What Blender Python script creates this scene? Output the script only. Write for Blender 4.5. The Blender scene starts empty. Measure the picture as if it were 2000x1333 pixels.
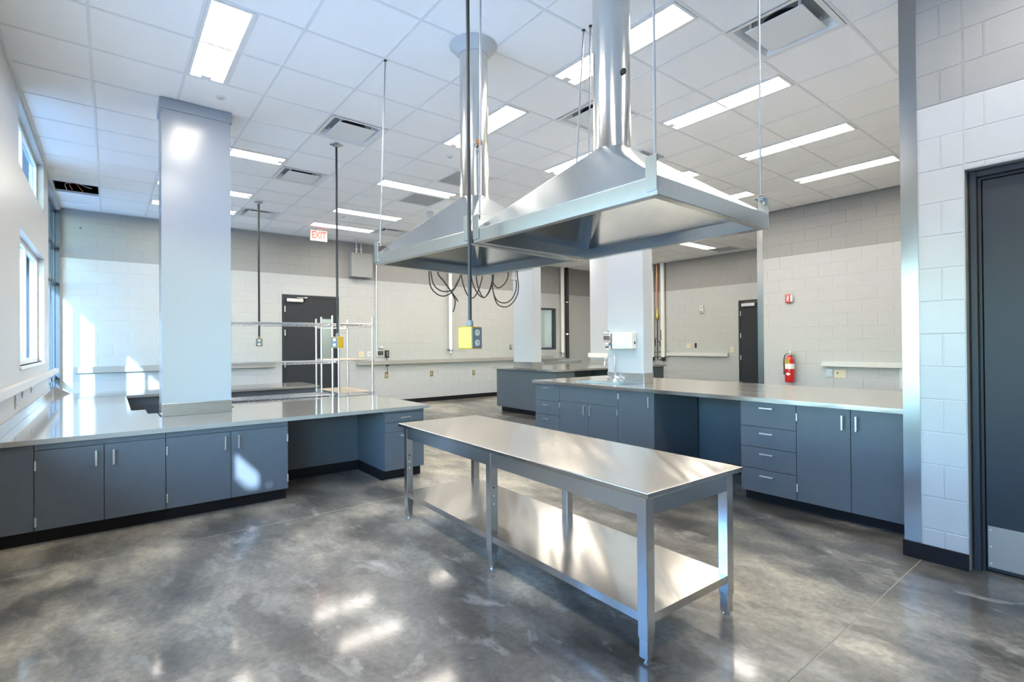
import bpy, math, random
from mathutils import Vector, Matrix
random.seed(7)
PI = math.pi
S = bpy.context.scene
COL = S.collection

# ------------------------------------------------------------------ camera
CAMZ = 1.38
YAW, PITCH, ROLL = math.radians(51.71275), 0.0060817, -0.0076564
FPX = 996.386
fwd = Vector((math.cos(YAW) * math.cos(PITCH), math.sin(YAW) * math.cos(PITCH), math.sin(PITCH)))
rgt = Vector((math.sin(YAW), -math.cos(YAW), 0))
upv = rgt.cross(fwd)
r2 = rgt * math.cos(ROLL) + upv * math.sin(ROLL)
u2 = -rgt * math.sin(ROLL) + upv * math.cos(ROLL)
cam = bpy.data.cameras.new('camera')
camo = bpy.data.objects.new('camera', cam)
COL.objects.link(camo)
cam.sensor_fit = 'HORIZONTAL'
cam.sensor_width = 36.0
cam.lens = FPX / 2000 * 36.0
cam.clip_start = 0.05
M = Matrix((r2, u2, -fwd)).transposed().to_4x4()
M.translation = Vector((0, 0, CAMZ))
camo.matrix_world = M
S.camera = camo


def proj(p):
    d = Vector(p) - Vector((0, 0, CAMZ))
    z = d.dot(fwd)
    if z < .1:
        return None
    return 1000 + FPX * d.dot(r2) / z, 666.5 - FPX * d.dot(u2) / z, z


# ------------------------------------------------------------------ world, sun, exposure
W = bpy.data.worlds.new('sky')
S.world = W
W.use_nodes = True
nt = W.node_tree
bg = nt.nodes['Background']
sky = nt.nodes.new('ShaderNodeTexSky')
sky.sky_type = 'NISHITA'
sky.sun_disc = False
sky.sun_elevation = math.radians(19.4)
SUN = Vector((.327, 1, -.3708)).normalized()
sky.sun_rotation = math.atan2(-SUN.x, -SUN.y)
sky.air_density = 1.3
sky.dust_density = .4
sky.ozone_density = 1.5
tnt = nt.nodes.new('ShaderNodeMix')
tnt.data_type = 'RGBA'
tnt.blend_type = 'MULTIPLY'
tnt.inputs['Factor'].default_value = 1.0
tnt.inputs['B'].default_value = (.64, .86, 1.0, 1)
nt.links.new(sky.outputs[0], tnt.inputs['A'])
nt.links.new(tnt.outputs['Result'], bg.inputs[0])
bg.inputs[1].default_value = 1.8
sl = bpy.data.lights.new('sun', 'SUN')
slo = bpy.data.objects.new('sun', sl)
COL.objects.link(slo)
sl.energy = 15.0
sl.angle = math.radians(.6)
sl.color = (.93, .97, 1.0)
slo.rotation_euler = SUN.to_track_quat('-Z', 'Y').to_euler()
LAMP = 14.0
V = S.view_settings
V.view_transform = 'Standard'
V.look = 'None'
V.exposure = 1.5
V.gamma = 1.0
V.use_curve_mapping = False
S.cycles.use_denoising = True
S.cycles.max_bounces = 12
S.cycles.diffuse_bounces = 6
S.cycles.glossy_bounces = 5
S.cycles.transparent_max_bounces = 10
S.cycles.sample_clamp_indirect = 6.0
S.cycles.caustics_reflective = True
S.cycles.caustics_refractive = False


# ------------------------------------------------------------------ materials
def mat(name, col, rough=.5, metal=0., spec=.5, coat=0., coat_r=.1, bump=0., bscale=60., var=0., vscale=3.,
        stretch=(1, 1, 1), rvar=0., wave=0., wscale=2.5, wstretch=None):
    m = bpy.data.materials.new(name)
    m.use_nodes = True
    t = m.node_tree
    b = t.nodes['Principled BSDF']
    b.inputs['Base Color'].default_value = (*col, 1)
    b.inputs['Roughness'].default_value = rough
    b.inputs['Metallic'].default_value = metal
    b.inputs['Specular IOR Level'].default_value = spec
    b.inputs['Coat Weight'].default_value = coat
    b.inputs['Coat Roughness'].default_value = coat_r
    geo = t.nodes.new('ShaderNodeNewGeometry')
    mp = t.nodes.new('ShaderNodeMapping')
    mp.inputs['Scale'].default_value = stretch
    t.links.new(geo.outputs['Position'], mp.inputs[0])
    if var or rvar:
        n = t.nodes.new('ShaderNodeTexNoise')
        n.inputs['Scale'].default_value = vscale
        n.inputs['Detail'].default_value = 5
        t.links.new(mp.outputs[0], n.inputs['Vector'])
        if var:
            r = t.nodes.new('ShaderNodeValToRGB')
            r.color_ramp.elements[0].position = .3
            r.color_ramp.elements[1].position = .7
            r.color_ramp.elements[0].color = (*[c * (1 - var) for c in col], 1)
            r.color_ramp.elements[1].color = (*[min(1, c * (1 + var)) for c in col], 1)
            t.links.new(n.outputs[0], r.inputs[0])
            t.links.new(r.outputs[0], b.inputs['Base Color'])
        if rvar:
            mr = t.nodes.new('ShaderNodeMapRange')
            mr.inputs[1].default_value = .3
            mr.inputs[2].default_value = .7
            mr.inputs[3].default_value = max(.02, rough - rvar)
            mr.inputs[4].default_value = rough + rvar
            t.links.new(n.outputs[0], mr.inputs[0])
            t.links.new(mr.outputs[0], b.inputs['Roughness'])
    last = None
    if wave:
        n = t.nodes.new('ShaderNodeTexNoise')
        n.inputs['Scale'].default_value = wscale
        n.inputs['Detail'].default_value = 1
        if wstretch:
            wm = t.nodes.new('ShaderNodeMapping')
            wm.inputs['Scale'].default_value = wstretch
            wr = t.nodes.new('ShaderNodeMapping')
            wr.inputs['Rotation'].default_value = (0, 0, -.9)
            t.links.new(geo.outputs['Position'], wr.inputs[0])
            t.links.new(wr.outputs[0], wm.inputs[0])
            t.links.new(wm.outputs[0], n.inputs['Vector'])
        else:
            t.links.new(geo.outputs['Position'], n.inputs['Vector'])
        bw = t.nodes.new('ShaderNodeBump')
        bw.inputs['Strength'].default_value = wave
        bw.inputs['Distance'].default_value = .05
        t.links.new(n.outputs[0], bw.inputs['Height'])
        last = bw
    if bump:
        n = t.nodes.new('ShaderNodeTexNoise')
        n.inputs['Scale'].default_value = bscale
        n.inputs['Detail'].default_value = 4
        t.links.new(mp.outputs[0], n.inputs['Vector'])
        bp_ = t.nodes.new('ShaderNodeBump')
        bp_.inputs['Strength'].default_value = bump
        bp_.inputs['Distance'].default_value = .004
        t.links.new(n.outputs[0], bp_.inputs['Height'])
        if last:
            t.links.new(last.outputs[0], bp_.inputs['Normal'])
        last = bp_
    if last:
        t.links.new(last.outputs[0], b.inputs['Normal'])
    return m


def emat(name, col, s):
    m = bpy.data.materials.new(name)
    m.use_nodes = True
    b = m.node_tree.nodes['Principled BSDF']
    b.inputs['Base Color'].default_value = (*[c * .6 for c in col], 1)
    b.inputs['Emission Color'].default_value = (*col, 1)
    b.inputs['Emission Strength'].default_value = s
    return m


def glassmat(name, tint):
    m = bpy.data.materials.new(name)
    m.use_nodes = True
    t = m.node_tree
    t.nodes.remove(t.nodes['Principled BSDF'])
    tr = t.nodes.new('ShaderNodeBsdfTransparent')
    tr.inputs[0].default_value = (*tint, 1)
    gl = t.nodes.new('ShaderNodeBsdfGlossy')
    gl.inputs['Roughness'].default_value = .01
    gl.inputs[0].default_value = (.9, .95, 1, 1)
    lw = t.nodes.new('ShaderNodeLayerWeight')
    lw.inputs[0].default_value = .5
    pw = t.nodes.new('ShaderNodeMath')
    pw.operation = 'POWER'
    pw.inputs[1].default_value = 11.0
    t.links.new(lw.outputs['Facing'], pw.inputs[0])
    fr = t.nodes.new('ShaderNodeMath')
    fr.operation = 'MULTIPLY_ADD'
    fr.inputs[1].default_value = .22
    fr.inputs[2].default_value = .04
    t.links.new(pw.outputs[0], fr.inputs[0])
    mx = t.nodes.new('ShaderNodeMixShader')
    t.links.new(fr.outputs[0], mx.inputs[0])
    t.links.new(tr.outputs[0], mx.inputs[1])
    t.links.new(gl.outputs[0], mx.inputs[2])
    t.links.new(mx.outputs[0], t.nodes['Material Output'].inputs[0])
    return m


FLX, FLY = 20., 4.


def floormat():
    m = mat('polished_concrete', (.12, .12, .115), .16, coat=.40, coat_r=.09)
    t = m.node_tree
    b = t.nodes['Principled BSDF']
    geo = [n for n in t.nodes if n.type == 'NEW_GEOMETRY'][0]

    def noise(scale, detail, dist=0., vec=None):
        n = t.nodes.new('ShaderNodeTexNoise')
        n.inputs['Scale'].default_value = scale
        n.inputs['Detail'].default_value = detail
        n.inputs['Roughness'].default_value = .62
        n.inputs['Distortion'].default_value = dist
        t.links.new(vec or geo.outputs['Position'], n.inputs['Vector'])
        return n

    def mix(f, a, c, mode='MIX'):
        x = t.nodes.new('ShaderNodeMix')
        x.data_type = 'RGBA'
        x.blend_type = mode
        if isinstance(f, float):
            x.inputs['Factor'].default_value = f
        else:
            t.links.new(f, x.inputs['Factor'])
        t.links.new(a, x.inputs['A']) if not isinstance(a, tuple) else setattr(x.inputs['A'], 'default_value', a)
        t.links.new(c, x.inputs['B']) if not isinstance(c, tuple) else setattr(x.inputs['B'], 'default_value', c)
        return x.outputs['Result']

    def ramp(n, stops):
        r = t.nodes.new('ShaderNodeValToRGB')
        r.color_ramp.interpolation = 'EASE'
        e = r.color_ramp.elements
        while len(e) < len(stops):
            e.new(.5)
        for k, (p, c) in enumerate(stops):
            e[k].position = p
            e[k].color = (*c, 1)
        t.links.new(n.outputs[0], r.inputs[0])
        return r.outputs[0]
    rot = t.nodes.new('ShaderNodeMapping')
    rot.inputs['Rotation'].default_value = (0, 0, .6)
    rot.inputs['Scale'].default_value = (1, .55, 1)
    rot.inputs['Location'].default_value = (FLX, FLY, 0)
    t.links.new(geo.outputs['Position'], rot.inputs[0])
    R = rot.outputs[0]
    big = ramp(noise(.55, 5, 0., R), [(.38, (.055, .055, .053)), (.5, (.130, .123, .106)), (.62, (.290, .262, .208))])
    mid = ramp(noise(2.6, 12, .15, R), [(.38, (.52, .53, .54)), (.5, (1, 1, 1)), (.62, (1.55, 1.52, 1.46))])
    fine = ramp(noise(30, 8), [(.3, (.80, .80, .80)), (.7, (1.2, 1.2, 1.2))])
    veins = ramp(noise(5.0, 12, .5, R), [(.55, (0, 0, 0)), (.63, (.35, .35, .35)), (.72, (.9, .9, .9))])
    c = mix(1.0, big, mid, 'MULTIPLY')
    c = mix(1.0, c, fine, 'MULTIPLY')
    c = mix(veins, c, (.40, .385, .34, 1))
    spk = t.nodes.new('ShaderNodeTexVoronoi')
    spk.inputs['Scale'].default_value = 26
    t.links.new(geo.outputs['Position'], spk.inputs['Vector'])
    r = t.nodes.new('ShaderNodeValToRGB')
    r.color_ramp.elements[0].position = .035
    r.color_ramp.elements[0].color = (1, 1, 1, 1)
    r.color_ramp.elements[1].position = .05
    r.color_ramp.elements[1].color = (0, 0, 0, 1)
    t.links.new(spk.outputs['Distance'], r.inputs[0])
    c = mix(r.outputs[0], c, (.36, .36, .35, 1))
    t.links.new(c, b.inputs['Base Color'])
    rn = noise(1.6, 3, 0., R)
    mr = t.nodes.new('ShaderNodeMapRange')
    mr.inputs[1].default_value = .3
    mr.inputs[2].default_value = .7
    mr.inputs[3].default_value = .29
    mr.inputs[4].default_value = .40
    t.links.new(rn.outputs[0], mr.inputs[0])
    t.links.new(mr.outputs[0], b.inputs['Roughness'])
    return m


MT = dict(
    floor=floormat(),
    joint=mat('joint_filler', (.30, .27, .22), .6),
    tile=mat('ceiling_tile', (.95, .95, .94), .95, bump=.35, bscale=180, var=.05, vscale=120),
    tee=mat('ceiling_grid_white', (.80, .81, .81), .45),
    white=mat('white_block_paint', (.455, .463, .458), .38, bump=.22, bscale=90, var=.015, vscale=8),
    grey=mat('grey_block_paint', (.285, .282, .272), .42, bump=.22, bscale=90, var=.015, vscale=8),
    mortw=mat('white_joint_paint', (.445, .453, .448), .45, bump=.15, bscale=120),
    mortg=mat('grey_joint_paint', (.278, .275, .265), .45, bump=.15, bscale=120),
    plaster=mat('white_plaster', (.50, .505, .50), .35, bump=.05, bscale=40, wave=.02, wscale=3),
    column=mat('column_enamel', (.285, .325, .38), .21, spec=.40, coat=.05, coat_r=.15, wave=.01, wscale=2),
    cabinet=mat('slate_laminate', (.088, .104, .117), .32, var=.04, vscale=14, bump=.02, bscale=200),
    dark=mat('black_rubber_base', (.010, .010, .012), .5, spec=.2, bump=.05),
    door=mat('charcoal_door_paint', (.030, .034, .040), .45, spec=.3, var=.04, vscale=2),
    steel=mat('brushed_stainless', (.76, .745, .715), .19, 1., bump=.05, bscale=14, stretch=(40, 1.2, 6), rvar=.05, vscale=3, wave=.10, wscale=2.0),
    table=mat('table_stainless', (.62, .60, .57), .20, 1., bump=.04, bscale=14, stretch=(40, 1.2, 6), wave=.38, wscale=3.0, wstretch=(.25, 1.6, .6)),
    steely=mat('brushed_stainless_panel', (.66, .66, .65), .24, 1., bump=.04, bscale=12, stretch=(8, 8, 60), wave=.05, wscale=3.),
    galv=mat('galvanised_sheet', (.53, .565, .57), .25, 1., bump=.015, bscale=22, var=.03, vscale=26, wave=.04, wscale=2.0),
    chrome=mat('polished_chrome', (.82, .83, .85), .07, 1.),
    alu=mat('satin_aluminium', (.70, .71, .72), .33, 1.),
    counter=mat('grey_composite_worktop', (.27, .26, .24), .13, coat=.5, coat_r=.05, var=.05, vscale=60),
    cable=mat('black_rubber_cable', (.02, .021, .024), .5),
    yellow=mat('yellow_outlet_plastic', (.46, .30, .012), .4),
    coverplate=mat('slate_cover_plate', (.13, .17, .22), .35),
    plastic=mat('white_plastic', (.62, .62, .605), .35),
    beige=mat('ivory_plate', (.66, .58, .42), .4),
    red=mat('red_enamel', (.55, .012, .014), .22, coat=.5),
    paper=mat('label_white', (.8, .79, .72), .6),
    brass=mat('brass_fitting', (.62, .46, .14), .3, 1.),
    copper=mat('copper_pipe', (.62, .30, .17), .35, 1.),
    pipew=mat('white_pipe_insulation', (.78, .77, .73), .5),
    rust=mat('rusted_orange_knob', (.45, .16, .03), .7, bump=.3),
    duct=mat('duct_steel', (.66, .65, .62), .17, 1., bump=.05, bscale=10, stretch=(30, 30, 2), wave=.04, wscale=4, rvar=.04),
    raceway=mat('raceway_enamel', (.34, .325, .30), .35),
    kick=mat('satin_kick_plate', (.36, .33, .285), .42, .15),
    esc=mat('painted_collar', (.52, .54, .55), .4),
    guard=mat('guard_stainless', (.33, .335, .34), .24, 1., bump=.03, bscale=10, stretch=(3, 3, 60), vscale=2.5, wave=.12, wscale=1.6),
    rod=mat('zinc_rod', (.34, .37, .42), .45, .9),
    relief=mat('grey_relief', (.16, .19, .22), .45),
    column_lit=mat('column_enamel_lit', (.41, .44, .48), .21, spec=.40, coat=.05, coat_r=.15),  # same enamel; extra light on the other columns is put into the colour
    boxgrey=mat('grey_box_enamel', (.30, .31, .305), .4),
    frame=mat('white_window_frame', (.78, .80, .80), .3),
    frame_dark=mat('dark_aluminium_frame', (.055, .075, .10), .3, .3),
    wirem=mat('chrome_wire', (.66, .67, .68), .25, 1.),
    wood=mat('tan_shelf_liner', (.55, .45, .33), .45, var=.06, vscale=12),
    deck=mat('dark_roof_deck', (.03, .03, .032), .8),
    ground=mat('pale_paving', (.55, .55, .55), .8, var=.1, vscale=1.5),
    backdrop=mat('blue_grey_backdrop', (.0035, .010, .021), .8, spec=.1, var=.2, vscale=.6),
    canopy=mat('canopy_metal', (.35, .37, .40), .5),
    lens=emat('lamp_lens', (1., .915, .80), LAMP),
    letter=emat('exit_red', (1., .03, .015), 1.0),
    exitface=emat('exit_white_face', (.6, .6, .58), .08),
    orange=mat('orange_wire', (.7, .25, .12), .5),
    slot=mat('diffuser_dark_throat', (.02, .02, .022), .6),
    diff=mat('diffuser_white_metal', (.80, .81, .80), .35),
    grille=mat('perforated_return_grille', (.42, .44, .45), .6, bump=.5, bscale=300),
    screen=mat('grey_screen', (.06, .07, .07), .15),
    glass=glassmat('window_glass', (.74, .82, .93)),
    glass_tint=glassmat('tinted_window_glass', (.48, .57, .66)),
    glassi=glassmat('interior_glass', (.80, .86, .84)),
    corridor=mat('corridor_paint', (.50, .54, .58), .6),
)


# ------------------------------------------------------------------ mesh helpers
class MB:
    def __init__(s):
        s.v, s.f = [], []

    def quad_strip(s, a, b, close=True):
        pass

    def box(s, x0, x1, y0, y1, z0, z1):
        x0, x1 = sorted((x0, x1)); y0, y1 = sorted((y0, y1)); z0, z1 = sorted((z0, z1))
        n = len(s.v)
        s.v += [(x0, y0, z0), (x1, y0, z0), (x1, y1, z0), (x0, y1, z0), (x0, y0, z1), (x1, y0, z1), (x1, y1, z1), (x0, y1, z1)]
        s.f += [tuple(n + k for k in q) for q in ((0, 3, 2, 1), (4, 5, 6, 7), (0, 1, 5, 4), (1, 2, 6, 5), (2, 3, 7, 6), (3, 0, 4, 7))]
        return s

    def prism(s, poly, z0, z1):
        n = len(s.v); k = len(poly)
        s.v += [(x, y, z0) for x, y in poly] + [(x, y, z1) for x, y in poly]
        s.f += [tuple(n + i for i in reversed(range(k))), tuple(n + k + i for i in range(k))]
        s.f += [(n + i, n + (i + 1) % k, n + k + (i + 1) % k, n + k + i) for i in range(k)]
        return s

    def cyl(s, p0, p1, r0, r1=None, seg=16, caps=True):
        return s.tube([p0, p1], [r0, r0 if r1 is None else r1], seg, caps)

    def tube(s, path, r, seg=8, caps=True):
        P = [Vector(p) for p in path]
        R = r if isinstance(r, (list, tuple)) else [r] * len(P)
        ref = None
        n0 = len(s.v)
        for i, p in enumerate(P):
            a = P[min(i + 1, len(P) - 1)] - P[max(i - 1, 0)]
            a = a.normalized() if a.length > 1e-9 else Vector((0, 0, 1))
            if ref is None:
                ref = a.cross(Vector((0, 0, 1)))
                if ref.length < .05:
                    ref = a.cross(Vector((1, 0, 0)))
            ref = ref - a * ref.dot(a)
            ref.normalize()
            o = a.cross(ref)
            for k in range(seg):
                t = 2 * PI * k / seg
                s.v.append(tuple(p + (ref * math.cos(t) + o * math.sin(t)) * R[i]))
        for i in range(len(P) - 1):
            for k in range(seg):
                a = n0 + i * seg; b = a + seg; k2 = (k + 1) % seg
                s.f.append((a + k, b + k, b + k2, a + k2))
        if caps:
            s.f.append(tuple(n0 + k for k in range(seg)))
            s.f.append(tuple(n0 + (len(P) - 1) * seg + k for k in reversed(range(seg))))
        return s

    def lathe(s, c, prof, seg=24):
        n0 = len(s.v)
        for r, z in prof:
            for k in range(seg):
                t = 2 * PI * k / seg
                s.v.append((c[0] + r * math.cos(t), c[1] + r * math.sin(t), c[2] + z))
        for i in range(len(prof) - 1):
            for k in range(seg):
                a = n0 + i * seg; b = a + seg; k2 = (k + 1) % seg
                s.f.append((a + k, a + k2, b + k2, b + k))
        s.f.append(tuple(n0 + k for k in reversed(range(seg))))
        s.f.append(tuple(n0 + (len(prof) - 1) * seg + k for k in range(seg)))
        return s

    def build(s, name, m, parent=None, smooth=False, bevel=0., world=True):
        off = Vector((0, 0, 0))
        if parent is not None and world:
            q = parent
            while q.parent:
                q = q.parent
            off = q.location
        me = bpy.data.meshes.new(name)
        me.from_pydata([(a - off.x, b - off.y, c - off.z) for a, b, c in s.v], [], s.f)
        me.materials.append(MT[m] if isinstance(m, str) else m)
        me.update()
        o = bpy.data.objects.new(name, me)
        COL.objects.link(o)
        if parent is not None:
            o.parent = parent
        if smooth:
            for p in me.polygons:
                p.use_smooth = True
            md = o.modifiers.new('smooth', 'EDGE_SPLIT')
            md.split_angle = math.radians(38)
        if bevel:
            b = o.modifiers.new('bevel', 'BEVEL')
            b.width = bevel
            b.segments = 2
            b.limit_method = 'ANGLE'
        return o


def tag(o, label, cat, group=None, kind=None):
    o['label'] = label
    if cat:
        o['category'] = cat
    if group:
        o['group'] = group
    if kind:
        o['kind'] = kind
    return o


def thing(name, label, cat, loc=(0, 0, 0), rz=0., group=None, kind=None):
    o = bpy.data.objects.new(name, None)
    COL.objects.link(o)
    o.empty_display_size = .1
    o.location = loc
    o.rotation_euler = (0, 0, rz)
    return tag(o, label, cat, group, kind)


def copy_tree(o, loc, label=None, group=None):
    c = o.copy(); COL.objects.link(c); c.location = loc
    if label:
        c['label'] = label
    if group:
        c['group'] = group

    def rec(a, b):
        for ch in list(a.children):
            d = ch.copy(); COL.objects.link(d); d.parent = b
            rec(ch, d)
    rec(o, c)
    return c


def box(x0, x1, y0, y1, z0, z1):
    return MB().box(x0, x1, y0, y1, z0, z1)


def text(name, body, size, loc, rot, m, parent, world=True, extrude=.0008, align='CENTER'):
    cu = bpy.data.curves.new(name, 'FONT')
    cu.body = body
    cu.size = size
    cu.align_x = align
    cu.align_y = 'CENTER'
    cu.extrude = extrude
    cu.offset = size * .028
    cu.materials.append(MT[m])
    tmp = bpy.data.objects.new(name, cu)
    me = bpy.data.meshes.new_from_object(tmp)
    me.materials.clear()
    me.materials.append(MT[m])
    bpy.data.objects.remove(tmp)
    o = bpy.data.objects.new(name, me)
    COL.objects.link(o)
    o.parent = parent
    off = Vector((0, 0, 0))
    if world:
        q = parent
        while q.parent:
            q = q.parent
        off = q.location
    o.location = Vector(loc) - off
    o.rotation_euler = rot
    return o


def bez(pts, n=8):
    """smooth Catmull-Rom path through points"""
    P = [Vector(p) for p in pts]
    P = [P[0] * 2 - P[1]] + P + [P[-1] * 2 - P[-2]]
    out = []
    for i in range(1, len(P) - 2):
        for k in range(n):
            t = k / n
            a, b, c, d = P[i - 1:i + 3]
            out.append(.5 * ((2 * b) + (c - a) * t + (2 * a - 5 * b + 4 * c - d) * t * t + (3 * b - a - 3 * c + d) * t ** 3))
    out.append(P[-2])
    return out


# ------------------------------------------------------------------ room dimensions
CEIL = 3.6555
T = .6096
GX, GY = 1.11007, 3.78818
XW = -.62            # window wall inner face
YB = 11.0            # back wall face
XE = 9.08            # extinguisher wall face
XD = 12.4            # far right wall face
XS = 4.03            # near stub wall face
YS = 1.024           # stub end
YR = -3.0            # rear wall


def cells(u0, u1, z0, z1, holes):
    """rectangle minus rectangles -> list of rectangles"""
    us = sorted({u0, u1, *[h[0] for h in holes], *[h[1] for h in holes]})
    us = [u for u in us if u0 <= u <= u1]
    out = []
    for a, b in zip(us, us[1:]):
        if b - a < 1e-6:
            continue
        zs = [(z0, z1)]
        for h in holes:
            if h[0] < (a + b) / 2 < h[1]:
                nz = []
                for p, q in zs:
                    if h[3] <= p or h[2] >= q:
                        nz.append((p, q))
                    else:
                        if h[2] > p:
                            nz.append((p, h[2]))
                        if h[3] < q:
                            nz.append((h[3], q))
                zs = nz
        out += [(a, b, p, q) for p, q in zs]
    return out


def struct(name, mb, m, label, cat, parent=None):
    o = mb.build(name, m, parent)
    return tag(o, label, cat, None, 'structure')


# ------------------------------------------------------------------ floor: polished slabs with saw-cut joints
fl = struct('floor', box(-.9, 13.2, YR - .3, 14.2, -.30, -.0015), 'joint', 'polished mottled grey concrete floor with saw-cut joints', 'floor')
xs = [-.84, 2.57, 5.98, 9.39, 13.0]
ys = [YR - .2, -2.39, .94, 4.27, 7.60, 10.93, 13.6]
for a, b in zip(xs, xs[1:]):
    for c, d in zip(ys, ys[1:]):
        box(a + .003, b - .003, c + .003, d - .003, -.10, 0).build('concrete_slab', 'floor', fl, bevel=.002)

# ------------------------------------------------------------------ block walls
BL, BH = .4064, .2032
blk_cache = {}


def blk_mesh(w, h, m):
    k = (round(w, 3), round(h, 3), m)
    if k not in blk_cache:
        j, c, d = .0032, .0024, .0065
        a, b = w / 2 - j, h / 2 - j
        v = [(x * a, .06, z * b) for x, z in ((-1, -1), (1, -1), (1, 1), (-1, 1))]
        v += [(x * a, c, z * b) for x, z in ((-1, -1), (1, -1), (1, 1), (-1, 1))]
        v += [(x * (a - c), 0, z * (b - c)) for x, z in ((-1, -1), (1, -1), (1, 1), (-1, 1))]
        f = []
        for s0 in (0, 4):
            f += [(s0 + i, s0 + (i + 1) % 4, s0 + 4 + (i + 1) % 4, s0 + 4 + i) for i in range(4)]
        f += [(8, 9, 10, 11)]
        me = bpy.data.meshes.new('block')
        me.from_pydata(v, [], f)
        me.materials.append(MT[m])
        me.update()
        blk_cache[k] = me
    return blk_cache[k]


def block_wall(name, label, axis, plane, u0, u1, holes, thick, phase, z1=CEIL + .1, limit=300, usemin=None):
    """axis 'y': face y=plane looking to -y, u=x.  axis 'x': face x=plane looking to -x, u=y."""
    mb, mg = MB(), MB()
    for a, b, p, q in cells(u0, u1, 0, z1, holes):
        for lo, hi, tgt in ((0, 14 * BH, mb), (14 * BH, 99, mg)):
            p2, q2 = max(p, lo), min(q, hi)
            if q2 - p2 > 1e-5:
                d0, d1 = plane + .0024, plane + thick
                if axis == 'y':
                    tgt.box(a, b, d0, d1, p2, q2)
                else:
                    tgt.box(d0, d1, a, b, p2, q2)
    root = struct(name, mb, 'mortw', label, 'wall')
    if mg.v:
        mg.build('upper_band_backing', 'mortg', root)
    pieces = []
    for c in range(int(z1 / BH) + 1):
        za, zb = c * BH, min((c + 1) * BH, z1)
        if zb - za < .05:
            continue
        st = phase + (BL / 2 if c % 2 else 0)
        k0 = math.floor((u0 - st) / BL)
        u = st + k0 * BL
        while u < u1:
            a, b = max(u, u0), min(u + BL, u1)
            u += BL
            if b - a < .03:
                continue
            for p, q, r, s in cells(a, b, za, zb, holes):
                if q - p < .03 or s - r < .03:
                    continue
                pieces.append((p, q, r, s, 'grey' if c >= 14 else 'white'))
    rank = []
    for P in pieces:
        uc, zc = (P[0] + P[1]) / 2, (P[2] + P[3]) / 2
        pr = proj((uc, plane, zc) if axis == 'y' else (plane, uc, zc))
        vis = pr and -40 < pr[0] < 2040 and -40 < pr[1] < 1373
        if usemin is not None and uc < usemin:
            vis = False
        rank.append((-(P[1] - P[0]) * (P[3] - P[2]) / pr[2] ** 3 if vis else 1., P))
    rank.sort(key=lambda t: t[0])
    rest = {'white': MB(), 'grey': MB()}
    for i, (sc, P) in enumerate(rank):
        uc, zc = (P[0] + P[1]) / 2, (P[2] + P[3]) / 2
        me = blk_mesh(P[1] - P[0], P[3] - P[2], P[4])
        jit = random.uniform(-.0008, .0008)
        if i < limit and sc < 0:
            o = bpy.data.objects.new('block', me)
            COL.objects.link(o)
            o.parent = root
            if axis == 'y':
                o.location = (uc, plane + jit, zc)
            else:
                o.location = (plane + jit, uc, zc)
                o.rotation_euler = (0, 0, -PI / 2)
        else:
            r = rest[P[4]]
            n = len(r.v)
            for v in me.vertices:
                x, y, z = v.co
                r.v.append((uc + x, plane + jit + y, zc + z) if axis == 'y' else (plane + jit + y, uc - x, zc + z))
            r.f += [tuple(n + k for k in f.vertices) for f in me.polygons]
    for k, r in rest.items():
        if r.v:
            o = r.build('far_blocks', k, root)
            o['kind'] = 'stuff'
    return root


D2 = (2.75, 3.905, 0, 2.43)      # back wall door
W5 = (9.46, 10.33, 1.22, 2.42)   # back wall interior window
D3 = (5.43, 6.52, 0, 2.43)
D1 = (-.36, .712, 0, 2.405)
wb = block_wall('wall_back', 'painted block back wall, white below a grey upper band', 'y', YB, XW - .25, XD + .2, [D2, W5], .20, .05)
we = block_wall('wall_extinguisher_side', 'white and grey block wall behind the fire extinguisher', 'x', XE, .3, 4.42, [], .20, 2.61)
wd = block_wall('wall_far_right', 'white and grey block wall with the far charcoal door', 'x', XD, 4.30, YB + .01, [D3], .20, .1)
ws = block_wall('wall_right_near', 'near white and grey block wall with charcoal door at right edge', 'x', XS, YR, YS, [D1], .20, .8208, usemin=-.1)
# unseen closing walls
struct('wall_return', box(XE + .2, XD, 4.22, 4.42, 0, CEIL + .1), 'white', 'white wall return beyond the far corner guard', 'wall')
struct('wall_alcove', box(XS + .2, XE, .1, .3, 0, CEIL + .1), 'white', 'white wall closing the alcove behind the near stub wall', 'wall')
struct('wall_rear', box(XW - .25, XS + .2, YR - .2, YR, 0, CEIL + .1), 'white', 'white wall behind the viewpoint', 'wall')

# ------------------------------------------------------------------ window wall (left)
GLX = XW - .09
CLR = (6.17, 8.33, 3.01, 3.585)
LW = (6.25, 8.38, 1.215, 2.455)
SF = (8.93, 10.93, .10, 3.585)
NW1 = (.80, 4.30, .85, 2.455)
NW2 = (-1.90, .387, 1.215, 2.285)
ww = MB()
for a, b, p, q in cells(YR - .2, YB, 0, CEIL + .1, [CLR, LW, SF, NW1, NW2]):
    ww.box(XW - .13, XW, a, b, p, q)
struct('wall_left', ww, 'plaster', 'smooth white window wall at left', 'wall')


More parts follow.
